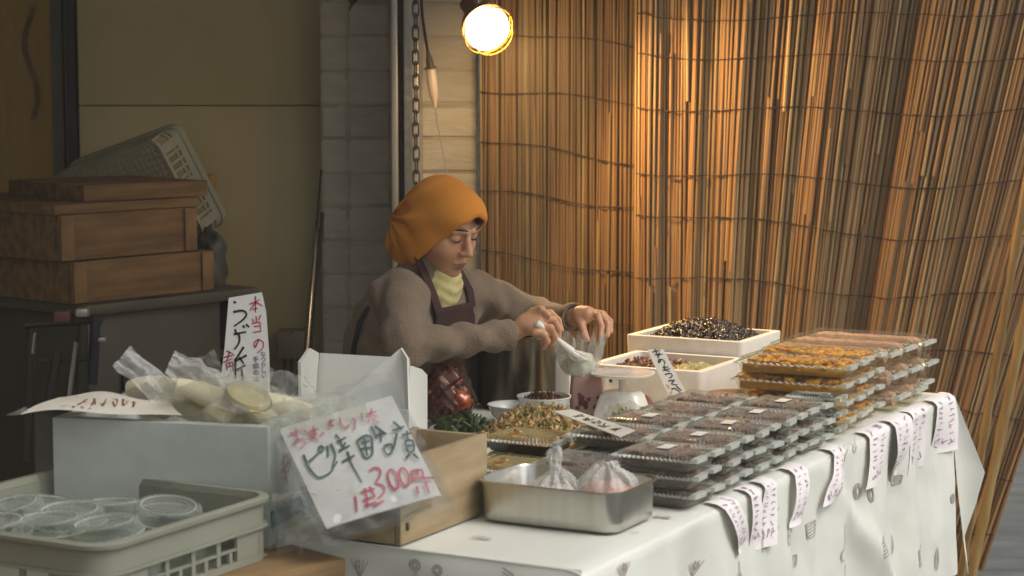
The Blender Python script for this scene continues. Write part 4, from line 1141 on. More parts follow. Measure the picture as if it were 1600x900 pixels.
# ------------------------------------------------------------------ food packs
mt_darkfood = M('dark_brown_pickle', '#705038', .45, '#47321f', 45, bump=.6, bscale=60)
mt_tray_dark = M('dark_brown_tray', '#3a2d26', .35, coat=.4)
mt_tray_black = M('black_tray', '#17140f', .3, coat=.5)
mt_gold = M('amber_food', '#b5812c', .35, '#7d4f16', 30, coat=.4)
mt_yellow = M('yellow_pickle', '#eab238', .45, '#d08f1e', 60, island=.45, bump=.3, bscale=90)
mt_pink = M('pinkish_roll', '#e3c2b0', .5, '#b98f78', 60, bump=.4, bscale=80)
mt_green = M('green_leaf_bits', '#66713a', .6, '#3f4b22', 30)
mt_label = M('white_price_label', '#efe9dc', .6)
mt_edge = bpy.data.materials['glint_plastic_edge']
def pack_parts(lu, lv, h, food, trm, lid_m, waves=34, dome=.62):
    a, c = lu/2-.002, lv/2-.002; zf = h*.58
    pr = {}
    b = MB(); b.loft([rr(a-.012, c-.012, .008, .0015, 2), rr(a-.006, c-.006, .010, zf-.001, 2), rr(a-.001, c-.001, .012, zf, 2)], True); pr['tray'] = b.mesh('tray', trm)
    n = 4*waves
    def per(aa, cc, z, am):           # rectangle perimeter with a ribbed edge
        o = []
        for k in range(n):
            q = k/n*4; s = int(q); f = q - s
            x, y = [(aa, -cc+2*cc*f), (aa-2*aa*f, cc), (-aa, cc-2*cc*f), (-aa+2*aa*f, -cc)][s]
            o.append((x, y, z + am*(1 if k % 2 else -1)))
        return o
    b = MB(); b.loft([per(a, c, zf+.001, 0), per(a+.001, c+.001, zf+.0035, .0022), per(a-.006, c-.006, zf+.005, .0018), per(a-.012, c-.012, h-.0015, .0018), per(a-.018, c-.018, h, .0), per(a-.04, c-.04, h-.001, 0)], False, True)
    for q_ in range(2*n): b.mi[q_] = 1  # flange faces take the whitened glint colour
    b.cur = 1; b.box(a-.055, a-.008, -c-.010, -c+.001, zf, zf+.009); b.box(-a+.008, -a+.055, -c-.010, -c+.001, zf, zf+.009)
    pr['lid'] = b.mesh('lid', [lid_m, mt_edge], True, 22)
    pr['food'] = food(a-.010, c-.010, zf, h)
    b = MB(); b.box(-.022, .022, -.012, .012, h+.0012, h+.0018); pr['price_label'] = b.mesh('price_label', mt_label)
    return pr
def food_lumps(mat, n, sz, seed, flat=.5):
    def fn(a, c, zf, h):
        g = random.Random(seed); b = MB()
        for k in range(n):
            bm = bmesh.new(); bmesh.ops.create_icosphere(bm, subdivisions=1, radius=1)
            s = sz*g.uniform(.7, 1.3)
            Mx = Matrix.Translation((g.uniform(-a+.012, a-.012), g.uniform(-c+.012, c-.012), g.uniform(.4, .95)*(h-.006))) @ Euler((g.uniform(-.5, .5), g.uniform(-.5, .5), g.uniform(0, 6))).to_matrix().to_4x4() @ Matrix.Diagonal((s*1.5, s, s*flat, 1))
            b.bm(bm, Mx)
        b.box(-a+.006, a-.006, -c+.006, c-.006, .004, h*.62)
        return b.mesh('food', mat, True, 180)
    return fn
def food_rolls(mat, n, seed):
    def fn(a, c, zf, h):
        b = MB(); g = random.Random(seed); r = min(h*.46, a/n*.92)
        for k in range(n):
            x = -a + (k+.5)*2*a/n; pts = []; rs = []
            for i in range(15):
                q = i/14; pts.append((x+.002*math.sin(q*9+k), -c+.008+(2*c-.016)*q, r+.002)); rs.append(r*(.9+.10*nz3(q*7, k, seed)) * (1 if 0 < i < 14 else .8))
            b.tube(pts, rs, 12)
        return b.mesh('food', mat)
    return fn
def make_pack(parts, label, cat, grp, loc, rz, sticker=True, name='food_pack'):
    t = thing(name, label, cat, loc, rz, grp)
    for k in ('tray', 'food', 'lid', 'price_label'):
        if k == 'price_label' and not sticker: continue
        o = link(k, parts[k], t)
        if k == 'lid': lid_o = o
        if k == 'price_label': o.parent = lid_o
    return t
ordw = ['first', 'second', 'third', 'fourth', 'fifth']
layw = ['bottom', 'middle', 'top']
PH = .0325
mt_smoke = film('smoky_clear_tray', '#dedcd4', .14, .5, .10, white=.6)
dark = [pack_parts(.150, .165, PH, food_lumps(mt_darkfood, 46, .012, s), mt_smoke, mt_clear) for s in (1, 2)]
for r_, (v0, rowname) in enumerate(((.100, 'cloth edge row'), (.272, 'inner row'))):
    for k in range(5):
        for l in range(3):
            if r_ == 1 and l == 2 and k in (0,): continue
            jit = rnd.uniform(-.008, .008)
            make_pack(dark[(k+l) % 2], f'dark pickle pack, {layw[l]} of the {ordw[k]} stack from the steel pan, {rowname}', 'food pack', 'clear packs of dark pickles',
                      L2W((.568 + k*.155 + jit, v0 + rnd.uniform(-.004, .004), TZ + .007 + l*(PH+.0012))), TROT + rnd.uniform(-.085, .085), l == 2 and rnd.random() < .7)
# grey cased pack on end at the far end of the dark stacks
grey = pack_parts(.05, .12, PH, food_lumps(M('grey_pickle', '#6b6a66', .4, '#33383a', 60), 10, .011, 9), mt_clear2, mt_clear2)
for l in range(3):
    make_pack(grey, f'small grey pack, {layw[l]} of the short stack between the dark and the yellow packs', 'food pack', 'small grey packs', L2W((1.335, .085, TZ+.007+l*(PH+.0012))), TROT+.05, False)
gold = pack_parts(.135, .16, .034, food_lumps(mt_gold, 18, .015, 5), mt_tray_black, film('yellowish_clear_lid', '#e8d9a0', .22, .55, .10))
for k, (u, v, z, rz, lab) in enumerate(((.73, .475, 0, .0, 'black tray of amber food with a clear lid, nearest the wooden box'), (.86, .405, 0, .05, 'black tray of amber food with a clear lid, beside the paper card'), (.61, .445, 0, -.05, 'black tray of amber food, lowest behind the steel pan'), (.735, .478, .036, .03, 'black tray of amber food stacked on the one nearest the wooden box'))):
    make_pack(gold, lab, 'food pack', 'black trays of amber food', L2W((u, v, TZ+.007+z)), TROT+rz, False)
mt_side = film('side_clear_plastic', '#f8f6ec', .01, .22, .05, white=.6)
YH, KH = .039, .049
yel = [pack_parts(.155, .27, YH, food_lumps(mt_yellow, 190, .0115, s, .45), mt_side, mt_side) for s in (11, 12)]
lw4 = ['bottom', 'second from below', 'third from below', 'top']
for k in range(2):
    for l in range(4):
        make_pack(yel[(k+l) % 2], f'long clear pack of yellow pickles, {lw4[l]} of the {("near", "far")[k]} yellow stack', 'food pack', 'long packs of yellow pickles',
                  L2W((1.475 + k*.162 + rnd.uniform(-.005, .005), .178 + rnd.uniform(-.010, .010), TZ+.007+l*(YH+.0008))), TROT + rnd.uniform(-.04, .04), False)
pnk = pack_parts(.115, .31, KH, food_rolls(mt_pink, 1, 3), mt_side, mt_side)
for k in range(3):
    for l in range(3):
        make_pack(pnk, f'long clear pack of a pinkish roll, {layw[l]} of the {("near", "middle", "far")[k]} pink stack', 'food pack', 'long packs of pinkish rolls',
                  L2W((1.79 + k*.122 + rnd.uniform(-.004, .004), .185 + rnd.uniform(-.012, .012) + (.02 if l == 2 else 0), TZ+.007+l*(KH+.001))), TROT + rnd.uniform(-.035, .035), False)

# ------------------------------------------------------------------ wooden box at the corner of the cloth
t = thing('wooden_box', 'pale wooden open box standing between the price sign and the steel pan', 'box', L2W((0.003, .342, TZ+.006)), TROT)
a, c, h = .305, .155, .147
b = MB(); b.cbox((a/2, .006, h/2), (a, .012, h), .0015); b.build('side_panel', mt_wood, t)
b = MB(); b.cbox((a/2, c-.006, h/2), (a, .012, h), .0015); b.build('side_panel', mt_wood, t)
b = MB(); b.cbox((.006, c/2, h/2-.001), (.0115, c-.0245, h-.003), .0015); b.build('end_panel', mt_wood, t)
b = MB(); b.cbox((a-.006, c/2, h/2-.001), (.0115, c-.0245, h-.003), .0015); b.build('end_panel', mt_wood, t)
b = MB(); b.cbox((a/2, c/2, .008), (a-.026, c-.026, .012), .001); b.build('bottom_panel', mt_wood, t)
b = MB(); b.cbox((.02, -.002, .03), (.006, .005, .014), .001); b.build('metal_catch', mt_dark2, t)

# ------------------------------------------------------------------ heap of fried food, greens, bowls
def pieces(name, n, place, size, mat, par=None, seed=0, kind='chip'):
    g = random.Random(seed); b = MB()
    for k in range(n):
        p, s = place(g)
        s *= size
        if kind == 'chip':
            m3 = Euler((g.uniform(0, 6), g.uniform(0, 6), g.uniform(0, 6))).to_matrix()
            L, w, th = s*g.uniform(.8, 1.6), s*g.uniform(.3, .6), s*g.uniform(.12, .3)
            bend = g.uniform(-.5, .5)*L
            vs = []
            for i, q in enumerate((-1, 0, 1)):
                zz = bend*(1-abs(q))
                for dy, dz in ((-w, 0), (0, th), (w, 0), (0, -th)):
                    f = 1 - .45*abs(q); vs.append(p + m3 @ Vector((L*q, dy*f, zz + dz*f)))
            fs = []
            for i in (0, 4):
                for j in range(4): fs.append((i+j, i+(j+1) % 4, i+4+(j+1) % 4, i+4+j))
            b.add(vs, fs + [(3, 2, 1, 0), (8, 9, 10, 11)])
        else:
            bm = bmesh.new(); bmesh.ops.create_icosphere(bm, subdivisions=1, radius=1)
            m4 = Matrix.Translation(p) @ Euler((g.uniform(0, 6), g.uniform(0, 6), g.uniform(0, 6))).to_matrix().to_4x4() @ Matrix.Diagonal((s*g.uniform(.9, 1.5), s*g.uniform(.6, 1), s*g.uniform(.5, .9), 1))
            b.bm(bm, m4)
    return stuff(b.build(name, mat, par, ang=70))
def mound(rx, ry, h):
    def f(g):
        a, r = g.uniform(0, 2*PI), math.sqrt(g.random())
        x, y = rx*r*math.cos(a), ry*r*math.sin(a)
        z = h*(1-r**2.2)*(.85+.3*nz3(x*18, y*18, 1)) * g.uniform(.8, 1.03)
        return Vector((x, y, z + .004)), g.uniform(.7, 1.3)
    return f
mt_fry = M('fried_brown_food', '#cba873', .6, '#a98650', 30, island=.45)
mt_fry2 = M('fried_green_food', '#8f8c4e', .6, '#6b6c38', 30, island=.4)
t = thing('fritter_tray', 'shallow dark tray heaped with brown and green fried food', 'food', L2W((1.03, .60, TZ+.006)), TROT)
b = MB(); b.loft([rr(.12, .125, .03, 0), rr(.132, .138, .035, .012), rr(.135, .141, .036, .012), rr(.122, .127, .03, .003)], True, True); b.build('tray', M('brown_wicker_tray', '#5d4020', .6), t)
b = MB(); b.grid(lambda s, q: ((s-.5)*.21, (q-.5)*.22, .006 + .055*max(0, 1-((s-.5)**2+(q-.5)**2)*4.4)), 12, 12); b.build('heap_core', M('brown_crumb', '#6f5128', .8), t)
pieces('fried_bits', 2000, mound(.125, .135, .078), .0085, mt_fry, t, 1)
pieces('fried_lumps', 260, mound(.122, .132, .077), .0085, mt_fry, t, 6, 'bean')
pieces('green_bits', 700, mound(.125, .135, .079), .009, mt_fry2, t, 2)
t = thing('greens_plate', 'small plate of green leaves beside the wooden box', 'food', L2W((1.02, .80, TZ+.006)), TROT)
b = MB(); b.lathe([(.0, .002), (.05, .002), (.07, .012), (.072, .012), (.055, .0), (0, 0)], 28); b.build('plate', mt_ceramic, t)
pieces('leaves', 160, mound(.06, .06, .03), .014, M('green_leaf', '#4a5a2c', .5, '#323f1c', 20, island=.4), t, 3)
def bowl(label, loc, r, h, food=None):
    t = thing('bowl', label, 'bowl', loc, 0, 'white bowls beside the fried food')
    b = MB(); b.lathe([(.0, .004), (r*.5, .004), (r*.5, 0), (r*.56, 0), (r*.58, .006), (r*.85, h*.5), (r, h), (r*1.03, h+.001), (r*1.03, h+.004), (r*.97, h+.003), (r*.82, h*.5), (r*.5, .010), (0, .009)], 36); b.build('bowl_body', mt_ceramic, t)
    if food: pieces('food', 200, mound(r*.85, r*.85, .02), .010, food, t, 5).location = (0, 0, h*.62)
    return t
bowl('empty looking white bowl behind the fried food, nearest the red bag', PZ(802, 662, TZ+.006), .058, .042)
bowl('white bowl with brown food right behind the fried heap', PZ(850, 655, TZ+.006), .062, .052, M('brown_stew_bits', '#6b3f20', .5, '#4a2a16', 30, island=.4))

# red pickle bag
t = thing('pickle_sack', 'clear bag bulging with glossy red brown pickles beside the woman', 'pickles', PZ(700, 664, .705), 0)
mt_kim = M('red_brown_pickle', '#6b1e0c', .22, '#3a1208', 16, coat=.6, bump=.4, bscale=40)
def fk(X, Y, Z):
    d = smin(ell(X, Y, Z, (0, 0, .055), (.056, .055, .062)), ell(X, Y, Z, (-.005, 0, .115), (.032, .03, .035)), .03)
    return d + .007*np.sin(X*110+1)*np.sin(Y*95+2)*np.sin(Z*100) + .004*np.sin(X*230)*np.sin(Z*210+Y*190)
P, F = sdf_mesh(fk, (-.08, -.08, -.01), (.08, .08, .17), .005); link('pickles', np_mesh('pickles', P, F, mt_kim, 1), t)
P, F = sdf_mesh(lambda X, Y, Z: ell(X, Y, Z, (.032, -.036, .062), (.022, .02, .024)) + .003*np.sin(X*200)*np.sin(Z*180), (-.0, -.07, .02), (.07, .0, .1), .004); link('orange_pickle', np_mesh('orange_pickle', P, F, M('orange_pickle', '#c25a12', .25, '#8a3a0c', 30, coat=.6), 1), t)
P, F = sdf_mesh(lambda X, Y, Z: fk(X*.93, Y*.93, Z*.95) + .006*np.sin(np.arctan2(Y, X)*7+Z*60), (-.09, -.09, -.005), (.09, .09, .19), .006); link('film', np_mesh('film', P, F, film('glossy_bag', '#f3e6dc', .015, .28, .07, bump=.5, bscale=35, white=.4), 0), t)

# ------------------------------------------------------------------ stock pot behind the table goods
pc = PY(808, 600, 4.93)
u, v = totab(pc)
t = thing('stock_pot', 'tall dull steel stock pot standing below the woman\'s arms', 'pot', (pc.x, pc.y, TZ+.006))
b = MB(); b.lathe([(.085, 0), (.096, .006), (.098, .165), (.100, .170), (.100, .176), (.096, .176), (.094, .01), (0, .008)], 48, cap0=True); b.build('pot_body', M('dull_pot_steel', '#7b7666', .22, '#6b6656', 30, (1, 1, .1), metal=1), t)
b = MB(); b.tube([(-.095, -.05, .13), (-.118, -.05, .136), (-.105, -.02, .13)], .007, 8); b.build('handle', mt_black, t)

# ------------------------------------------------------------------ kitchen scale
sc = L2W((1.385, .575, TZ+.006))
t = thing('kitchen_scale', 'white kitchen scale with a round plate in front of the foam trays', 'scale', sc, R(-22))
b = MB()
def wedge(x, y, z, r=.012): return rr(x, y, r, z, 4)
b.loft([rr(.061, .045, .012, 0, 4), rr(.060, .044, .014, .010, 4), rr(.048, .036, .016, .052, 4), rr(.040, .030, .014, .061, 4), rr(.03, .022, .012, .063, 4)], True, True); b.build('housing', mt_enamel, t)
b = MB(); b.tube([(0, 0, .0635), (0, 0, .094)], .009, 14); b.build('stem', mt_enamel, t)
b = MB(); b.lathe([(.0, .095), (.05, .095), (.074, .1005), (.0765, .1035), (.0765, .106), (.073, .1065), (.05, .102), (0, .101)], 48); b.build('plate', mt_enamel, t)
b = MB(); m4 = Matrix.Translation((-.012, -.0415, .033)) @ Matrix.Rotation(R(72), 4, 'X'); b.lathe([(0, 0), (.02, 0), (.021, .0012), (.0, .0013)], 24); b.v = [tuple(m4 @ Vector(v)) for v in b.v]; b.build('dial', mt_card, t)

# foam trays of pickles
def foam(label, u0, u1, v0, v1, z0, h, dz, fill):
    t = thing('foam_tray', label, 'foam box', L2W(((u0+u1)/2, (v0+v1)/2, z0)), TROT)
    A, C = (u1-u0)/2, (v1-v0)/2
    b = MB(); b.loft([rr(A-.008, C-.008, .012, 0, 3), rr(A-.001, C-.001, .015, h*.96, 3), rr(A-.002, C-.002, .015, h, 3), rr(A-.022, C-.022, .010, h, 3), rr(A-.028, C-.028, .010, .012, 3)], True, True); b.build('tray', mt_foam, t, ang=30)
    for nm, f in fill:
        o = f(t)
    return t
def bed(A, C, z, h, cx=0, cy=0):
    def f(g):
        x, y = g.uniform(-A, A), g.uniform(-C, C)
        q = max(0, 1-(x/A)**2)*max(0, 1-(y/C)**2)
        return Vector((cx+x, cy+y, z + h*q**.7*g.uniform(.85, 1.02) + g.uniform(0, .006))), g.uniform(.7, 1.2)
    return f
mt_bean = M('black_brown_bean', '#2b1a14', .25, '#150c09', 20, coat=.5, island=.5)
mt_tan = M('tan_pickle_sticks', '#a0785a', .5, '#7c5238', 30, island=.45)
mt_palepk = M('pale_green_pickle', '#b8ad84', .5, '#8b8a58', 30, island=.45)
zb1 = TZ + .006
foam('lower foam tray holding tan and pale pickles behind the kitchen scale', 1.58, 1.875, .455, .765, zb1, .088, 0,
     [('a', lambda t: pieces('tan_pickles', 330, bed(.11, .065, .058, .016, .0, .055), .012, mt_tan, t, 21)),
      ('b', lambda t: pieces('pale_pickles', 260, bed(.11, .06, .056, .010, .0, -.065), .011, mt_palepk, t, 22, 'bean'))])
def core(A, C, z, h, m):
    def f(t):
        b = MB(); b.grid(lambda s, q: ((s-.5)*2*A, (q-.5)*2*C, z + h*(max(0, 1-(2*s-1)**2)*max(0, 1-(2*q-1)**2))**.7), 14, 14); return b.build('bean_core', m, t)
    return f
foam('upper foam tray heaped with black brown beans beside the reed screen', 1.880, 2.16, .47, .80, zb1, .125, 0,
     [('c', core(.115, .135, .095, .045, mt_bean)), ('a', lambda t: pieces('beans', 1300, bed(.112, .135, .098, .055), .0085, mt_bean, t, 23, 'bean'))])

# small goods around the scale
p = PY(880, 640, 4.93)
t = thing('cream_carton', 'tall plain cream carton behind the hanging bag', 'carton', (p.x, p.y, TZ+.006), R(-12))
b = MB(); b.cbox((0, 0, .055), (.042, .06, .11), .003); b.build('body', mt_card, t)
b = MB(); b.cbox((0, 0, .1135), (.036, .05, .006), .002); b.build('lid', mt_card, t)
p = PY(916, 645, 4.80)
t = thing('printed_pouch', 'pink printed paper pouch standing left of the kitchen scale', 'pouch', (p.x, p.y, TZ+.006), R(8))
b = MB(); b.loft([rr(.038, .022, .008, 0, 3), rr(.038, .020, .008, .05, 3), rr(.036, .012, .006, .09, 3), rr(.037, .003, .002, .108, 3)], True, True); b.build('pouch_body', M('dusty_pink_paper', '#c9a7a0', .6, '#b58e88', 12), t)
b = MB(); g = random.Random(31)
def pf(x, z): return (x, -.0235 + .10*max(0, z-.05)*(.09/.09) + .0, z)
for k in range(9):
    cx_, cz_ = g.uniform(-.026, .026), g.uniform(.012, .048)
    r_ = g.uniform(.005, .010); b.add([pf(cx_ + r_*g.uniform(.7, 1.2)*math.cos(a*PI/4), cz_ + r_*g.uniform(.7, 1.2)*math.sin(a*PI/4)) for a in range(8)], [tuple(range(8))])
b.build('flower_print', M('wine_red_print', '#7c3b38', .6, '#5a2a2c', 40), t, smooth=False)
p = PY(962, 600, 4.98)
t = thing('picture_label', 'small white label card with a dark grape print behind the scale', 'card', (p.x, p.y, TZ+.006), R(3))
b = MB(); b.cbox((0, 0, .042), (.055, .003, .084), .0008); b.build('card', mt_card, t)
b = MB()
for k in range(9):
    cx_, cz_ = -.004 + .008*((k % 3)-1) + .003*(k//3), .058 + .007*((k//3)-1)
    b.add([(cx_+.0052*math.cos(a*PI/4), -.0024, cz_+.0052*math.sin(a*PI/4)) for a in range(8)], [tuple(range(8))])
b.build('grape_print', M('dark_violet_print', '#2c2030', .6), t, smooth=False)
bk = L2W((1.60, .375, TZ+.006))
t = thing('wooden_dish', 'shallow pale wooden dish beside the slanted name card', 'dish', bk, TROT)
b = MB(); b.loft([[(math.cos(2*PI*k/40)*.10*s, math.sin(2*PI*k/40)*.09*s, z) for k in range(40)] for s, z in ((.8, 0), (.95, .012), (1.04, .034), (1.06, .036), (1.0, .035), (.9, .012), (.7, .006))], True, True); b.build('dish_body', M('honey_wood', '#c08a4c', .5, '#a5713a', 4, (3, 12, 3)), t)
for k, (px0, px1, lab) in enumerate(((1008, 1012, 'brown roll standing nearest the scale stem'), (1026, 1032, 'brown roll standing between its two neighbours'), (1044, 1052, 'brown roll standing behind the slanted name card'))):
    b = MB(); a_, c_ = PY(px1, 638, 4.93), PY(px0, 584, 4.99); b.tube([a_.lerp(c_, q) for q in (0, .04, .5, .96, 1)], [.010, .0145, .0145, .0145, .010], 16)
    o = b.build('brown_roll', M('brown_roll_skin', '#a06a40', .5, '#7e4d2a', 6) if k == 0 else bpy.data.materials['brown_roll_skin']); tag(o, lab, 'food roll', 'brown rolls behind the scale')
def card(label, quad, strokes, m=mt_card, thick=.002):
    t = thing('name_card', label, 'sign')
    A_, B2_, C2_, D_ = quad
    n = (B2_-A_).cross(D_-A_).normalized(); wd, ht = (B2_-A_).length, (D_-A_).length
    if n.dot(Vector((0, 0, CAM_H)) - A_) < 0: n = -n
    def P(s, q, off=0): return A_.lerp(B2_, s).lerp(D_.lerp(C2_, s), q) + n*off
    b = MB(); b.add([P(0, 0), P(1, 0), P(1, 1), P(0, 1), P(0, 0, -thick), P(1, 0, -thick), P(1, 1, -thick), P(0, 1, -thick)], [(0, 1, 2, 3), (7, 6, 5, 4), (0, 4, 5, 1), (1, 5, 6, 2), (2, 6, 7, 3), (3, 7, 4, 0)])
    b.build('board', m, t, smooth=False)
    for nm, mm, sts, w in strokes:
        b = MB()
        for s_ in sts: ribbon(b, [(x*wd, y*ht) for x, y in s_], w, lambda x, y: P(x/wd, y/ht, .0012))
        b.build(nm, mm, t)
    return t
# slanted card: sheet coordinates run across (0..1) and down (0..1), strokes stretched to suit
Q1 = [PY(1011, 546, 4.86), PY(1037, 546, 4.86), PY(1082, 632, 4.80), PY(1052, 634, 4.80)]
g = random.Random(17)
def colstrokes(n, y0, y1, g, x0=.25, x1=.8):
    o = []
    for k in range(n):
        y = y0 + (y1-y0)*k/n; h = (y1-y0)/n*.8
        for _ in range(3): o.append([(g.uniform(x0, x1), y+h*g.random()), (g.uniform(x0, x1), y+h*g.random()), (g.uniform(x0, x1), y+h*g.random())])
    return o
s1k = [[(.25, .05), (.75, .02)], [(.3, .10), (.8, .09)], [(.5, .0), (.45, .14)], [(.65, .06), (.4, .16)],
       [(.55, .18), (.3, .26), (.35, .19), (.6, .17), (.72, .22), (.6, .27)], [(.4, .33), (.75, .32)], [(.55, .29), (.45, .38), (.7, .40)], [(.35, .38), (.8, .35)],
       [(.35, .45), (.75, .43), (.7, .5), (.45, .52)], [(.35, .57), (.75, .55), (.4, .63), (.75, .64)], [(.3, .72), (.5, .69), (.7, .78)], [(.65, .66), (.8, .75)], [(.4, .82), (.5, .9)], [(.55, .8), (.65, .92)], [(.7, .79), (.8, .9)]]
card('slanted white name card with black brush writing leaning on the foam tray', Q1, [('black_writing', mt_ink_k, s1k, .0034), ('red_writing', mt_ink_p, colstrokes(3, .62, .95, g, .08, .28), .002)])
Q2 = [PZ(865, 643, .815), PZ(892, 639, .822), PZ(992, 672, .822), PZ(968, 682, .812)]
s2k = colstrokes(5, .22, .9, random.Random(5), .25, .75)
tc_ = card('white name card with black writing lying slanted across the fried food', [Q2[0], Q2[1], Q2[2], Q2[3]], [('black_writing', mt_ink_k, s2k, .0042)])
b = MB(); c_ = (Q2[0]+Q2[1]+Q2[2]+Q2[3])/4; b.tube([c_ - Vector((0, 0, .003)), (c_.x, c_.y, TZ+.006)], .002, 6); b.build('stake', mt_wood, tc_)
# small clear bag in front of the scale
t = thing('clear_bag', 'small crumpled clear bag of pale sprouts in front of the scale', 'bag', L2W((1.25, .50, TZ+.008)), 0)
P, F = sdf_mesh(lambda X, Y, Z: ell(X, Y, Z, (0, 0, .022), (.05, .04, .034)) + .006*np.sin(X*120+Z*60)*np.sin(Y*110), (-.07, -.06, -.005), (.07, .06, .07), .005); link('film', np_mesh('film', P, F, mt_bag, 0), t)
pieces('sprouts', 60, mound(.036, .028, .03), .014, M('pale_sprout', '#b6b083', .5, '#8b8a52', 30, island=.4), t, 8)
# ------------------------------------------------------------------ the woman
FV = Vector((.883, -.469, 0)).normalized(); LV = Vector((.469, .883, 0)).normalized()
mid = Vector((-.190, 4.885, 0))
woman = thing('person', 'woman in an orange headscarf, brown sweater and dark apron filling a bag behind the table', 'person', (mid.x - FV.x*.05, mid.y - FV.y*.05, 0))
WL = woman.location.copy()
def W(f, l, z): return mid + FV*f + LV*l + Vector((0, 0, z))
def A3(v): return np.array((v.x, v.y, v.z))
mt_skin = M('skin', '#cf9f7c', .5, '#bd8a66', 14, sub=.15)
mt_sweater = M('brown_grey_knit', '#7d6b57', .9, '#73624e', 30, bump=.30, bscale=190, sheen=.15)
mt_apron = M('dark_maroon_apron', '#3a1c16', .8, '#2c1511', 20)
mt_scarf = M('orange_headscarf', '#d88f3c', .9, '#cc8232', 12, bump=.15, bscale=300, spec=.2)
mt_yel = M('pale_yellow_turtleneck', '#cfc58a', .8, '#bdb277', 40)
sn, sf = PY(628, 466, 4.76), PY(734, 455, 5.02)
en, ef = PY(632, 541, 4.56), PY(832, 494, 5.13)
wn, wf = PY(797, 523, 4.66), PY(897, 496, 4.93)
def arms(X, Y, Z, k):
    a = smin(cap(X, Y, Z, A3(sn), A3(en), .055+k, .043+k), cap(X, Y, Z, A3(en), A3(wn), .041+k, .028+k), .03)
    c = smin(cap(X, Y, Z, A3(sf), A3(ef), .052+k, .041+k), cap(X, Y, Z, A3(ef), A3(wf), .038+k, .026+k), .03)
    return a, c
def torso(X, Y, Z, k):
    d = cap(X, Y, Z, A3(W(-.035, -.10, .965)), A3(W(-.035, .10, .965)), .072+k)
    d = smin(d, cap(X, Y, Z, A3(W(-.065, -.085, .87)), A3(W(-.065, .085, .87)), .108+k), .07)
    d = smin(d, cap(X, Y, Z, A3(W(-.06, -.06, .74)), A3(W(-.06, .06, .74)), .118+k), .07)
    d = smin(d, cap(X, Y, Z, A3(W(-.03, 0, 1.0)), A3(W(.005, .0, 1.07)), .062+k, .045+k), .05)
    return d
HW = PY(691, 352, 4.86)
YAW, PIT = R(-41), R(22)
HM = Matrix.Translation(HW) @ Matrix.Rotation(YAW, 4, 'Z') @ Matrix.Rotation(PIT, 4, 'Y') @ Matrix.Rotation(R(3), 4, 'X')
HS = .93
def head(X, Y, Z):
    d = ell(X, Y, Z, (-.012, 0, .022), (.094, .076, .094))
    d = smin(d, ell(X, Y, Z, (.030, 0, -.052), (.060, .056, .062)), .04)
    d = smin(d, ell(X, Y, Z, (.066, 0, -.098), (.022, .024, .018)), .025)
    for s in (-1, 1):
        d = smin(d, ell(X, Y, Z, (.055, s*.040, -.032), (.026, .024, .028)), .025)
        d = smax(d, -ell(X, Y, Z, (.100, s*.031, .006), (.022, .021, .013)), .012)
        d = smin(d, ell(X, Y, Z, (.0755, s*.031, .004), (.0145, .016, .0125)), .005)
        d = smin(d, cap(X, Y, Z, (.094, s*.012, .026), (.078, s*.046, .026), .008), .014)
        d = smin(d, ell(X, Y, Z, (.098, s*.0105, -.034), (.009, .008, .007)), .006)
    d = smin(d, cap(X, Y, Z, (.090, 0, .012), (.110, 0, -.030), .007, .0105), .010)
    d = smin(d, ell(X, Y, Z, (.0885, 0, -.064), (.012, .022, .0065)), .007)
    d = smin(d, ell(X, Y, Z, (.0855, 0, -.075), (.012, .018, .0075)), .007)
    d = smax(d, -cap(X, Y, Z, (.101, -.020, -.0695), (.101, .020, -.0695), .0032), .004)
    for s in (-1, 1): d = smin(d, ell(X, Y, Z, (-.012, s*.080, -.012), (.018, .008, .032)), .01)
    d = smin(d, cap(X, Y, Z, (-.02, 0, -.06), (-.05, 0, -.17), .050, .052), .03)
    return d
Ph, Fh = sdf_mesh(head, (-.13, -.11, -.20), (.14, .11, .14), .0032)
Ph = np.array([tuple(HM @ (Vector(p)*HS)) for p in Ph])
# rest of the body, coarser, under the clothes
def body(X, Y, Z):
    a, c = arms(X, Y, Z, -.012)
    d = smin(smin(torso(X, Y, Z, -.012), a, .04), c, .04)
    for s in (-1, 1):
        d = smin(d, smin(cap(X, Y, Z, A3(W(-.05, s*.075, .68)), A3(W(-.03, s*.085, .36)), .078, .055), cap(X, Y, Z, A3(W(-.03, s*.085, .36)), A3(W(-.05, s*.085, .06)), .052, .036), .03), .04)
        d = smin(d, cap(X, Y, Z, A3(W(-.05, s*.085, .035)), A3(W(.10, s*.10, .025)), .034, .026), .02)
    return d
lo_ = (-.50, 4.45, -.01); hi_ = (.22, 5.30, 1.16)
Pb, Fb = sdf_mesh(body, lo_, hi_, .014)
# hands: palm and five bent fingers each
def hand_sdf(wr, palm, fingers, thumb, r0):
    def f(X, Y, Z):
        d = cap(X, Y, Z, A3(wr), A3(palm[0]), .022, .019)
        for q in palm: d = smin(d, cap(X, Y, Z, A3(wr.lerp(palm[0], .55)), A3(q), .018, .0115), .012)
        for fg in fingers:
            rr_ = [r0, r0*.95, r0*.85, r0*.72]; e = None
            for i in range(len(fg)-1):
                s = cap(X, Y, Z, A3(fg[i]), A3(fg[i+1]), rr_[i], rr_[i+1]); e = s if e is None else smin(e, s, .003)
            d = smin(d, e, .004)
        e = None
        for i in range(len(thumb)-1):
            s = cap(X, Y, Z, A3(thumb[i]), A3(thumb[i+1]), r0*(1.35-.2*i), r0*(1.15-.2*i)); e = s if e is None else smin(e, s, .004)
        return smin(d, e, .007)
    return f
yn = 4.655
pn = [PY(842, 494, yn+.01), PY(844, 501, yn-.004), PY(842, 510, yn-.015), PY(836, 519, yn-.022)]
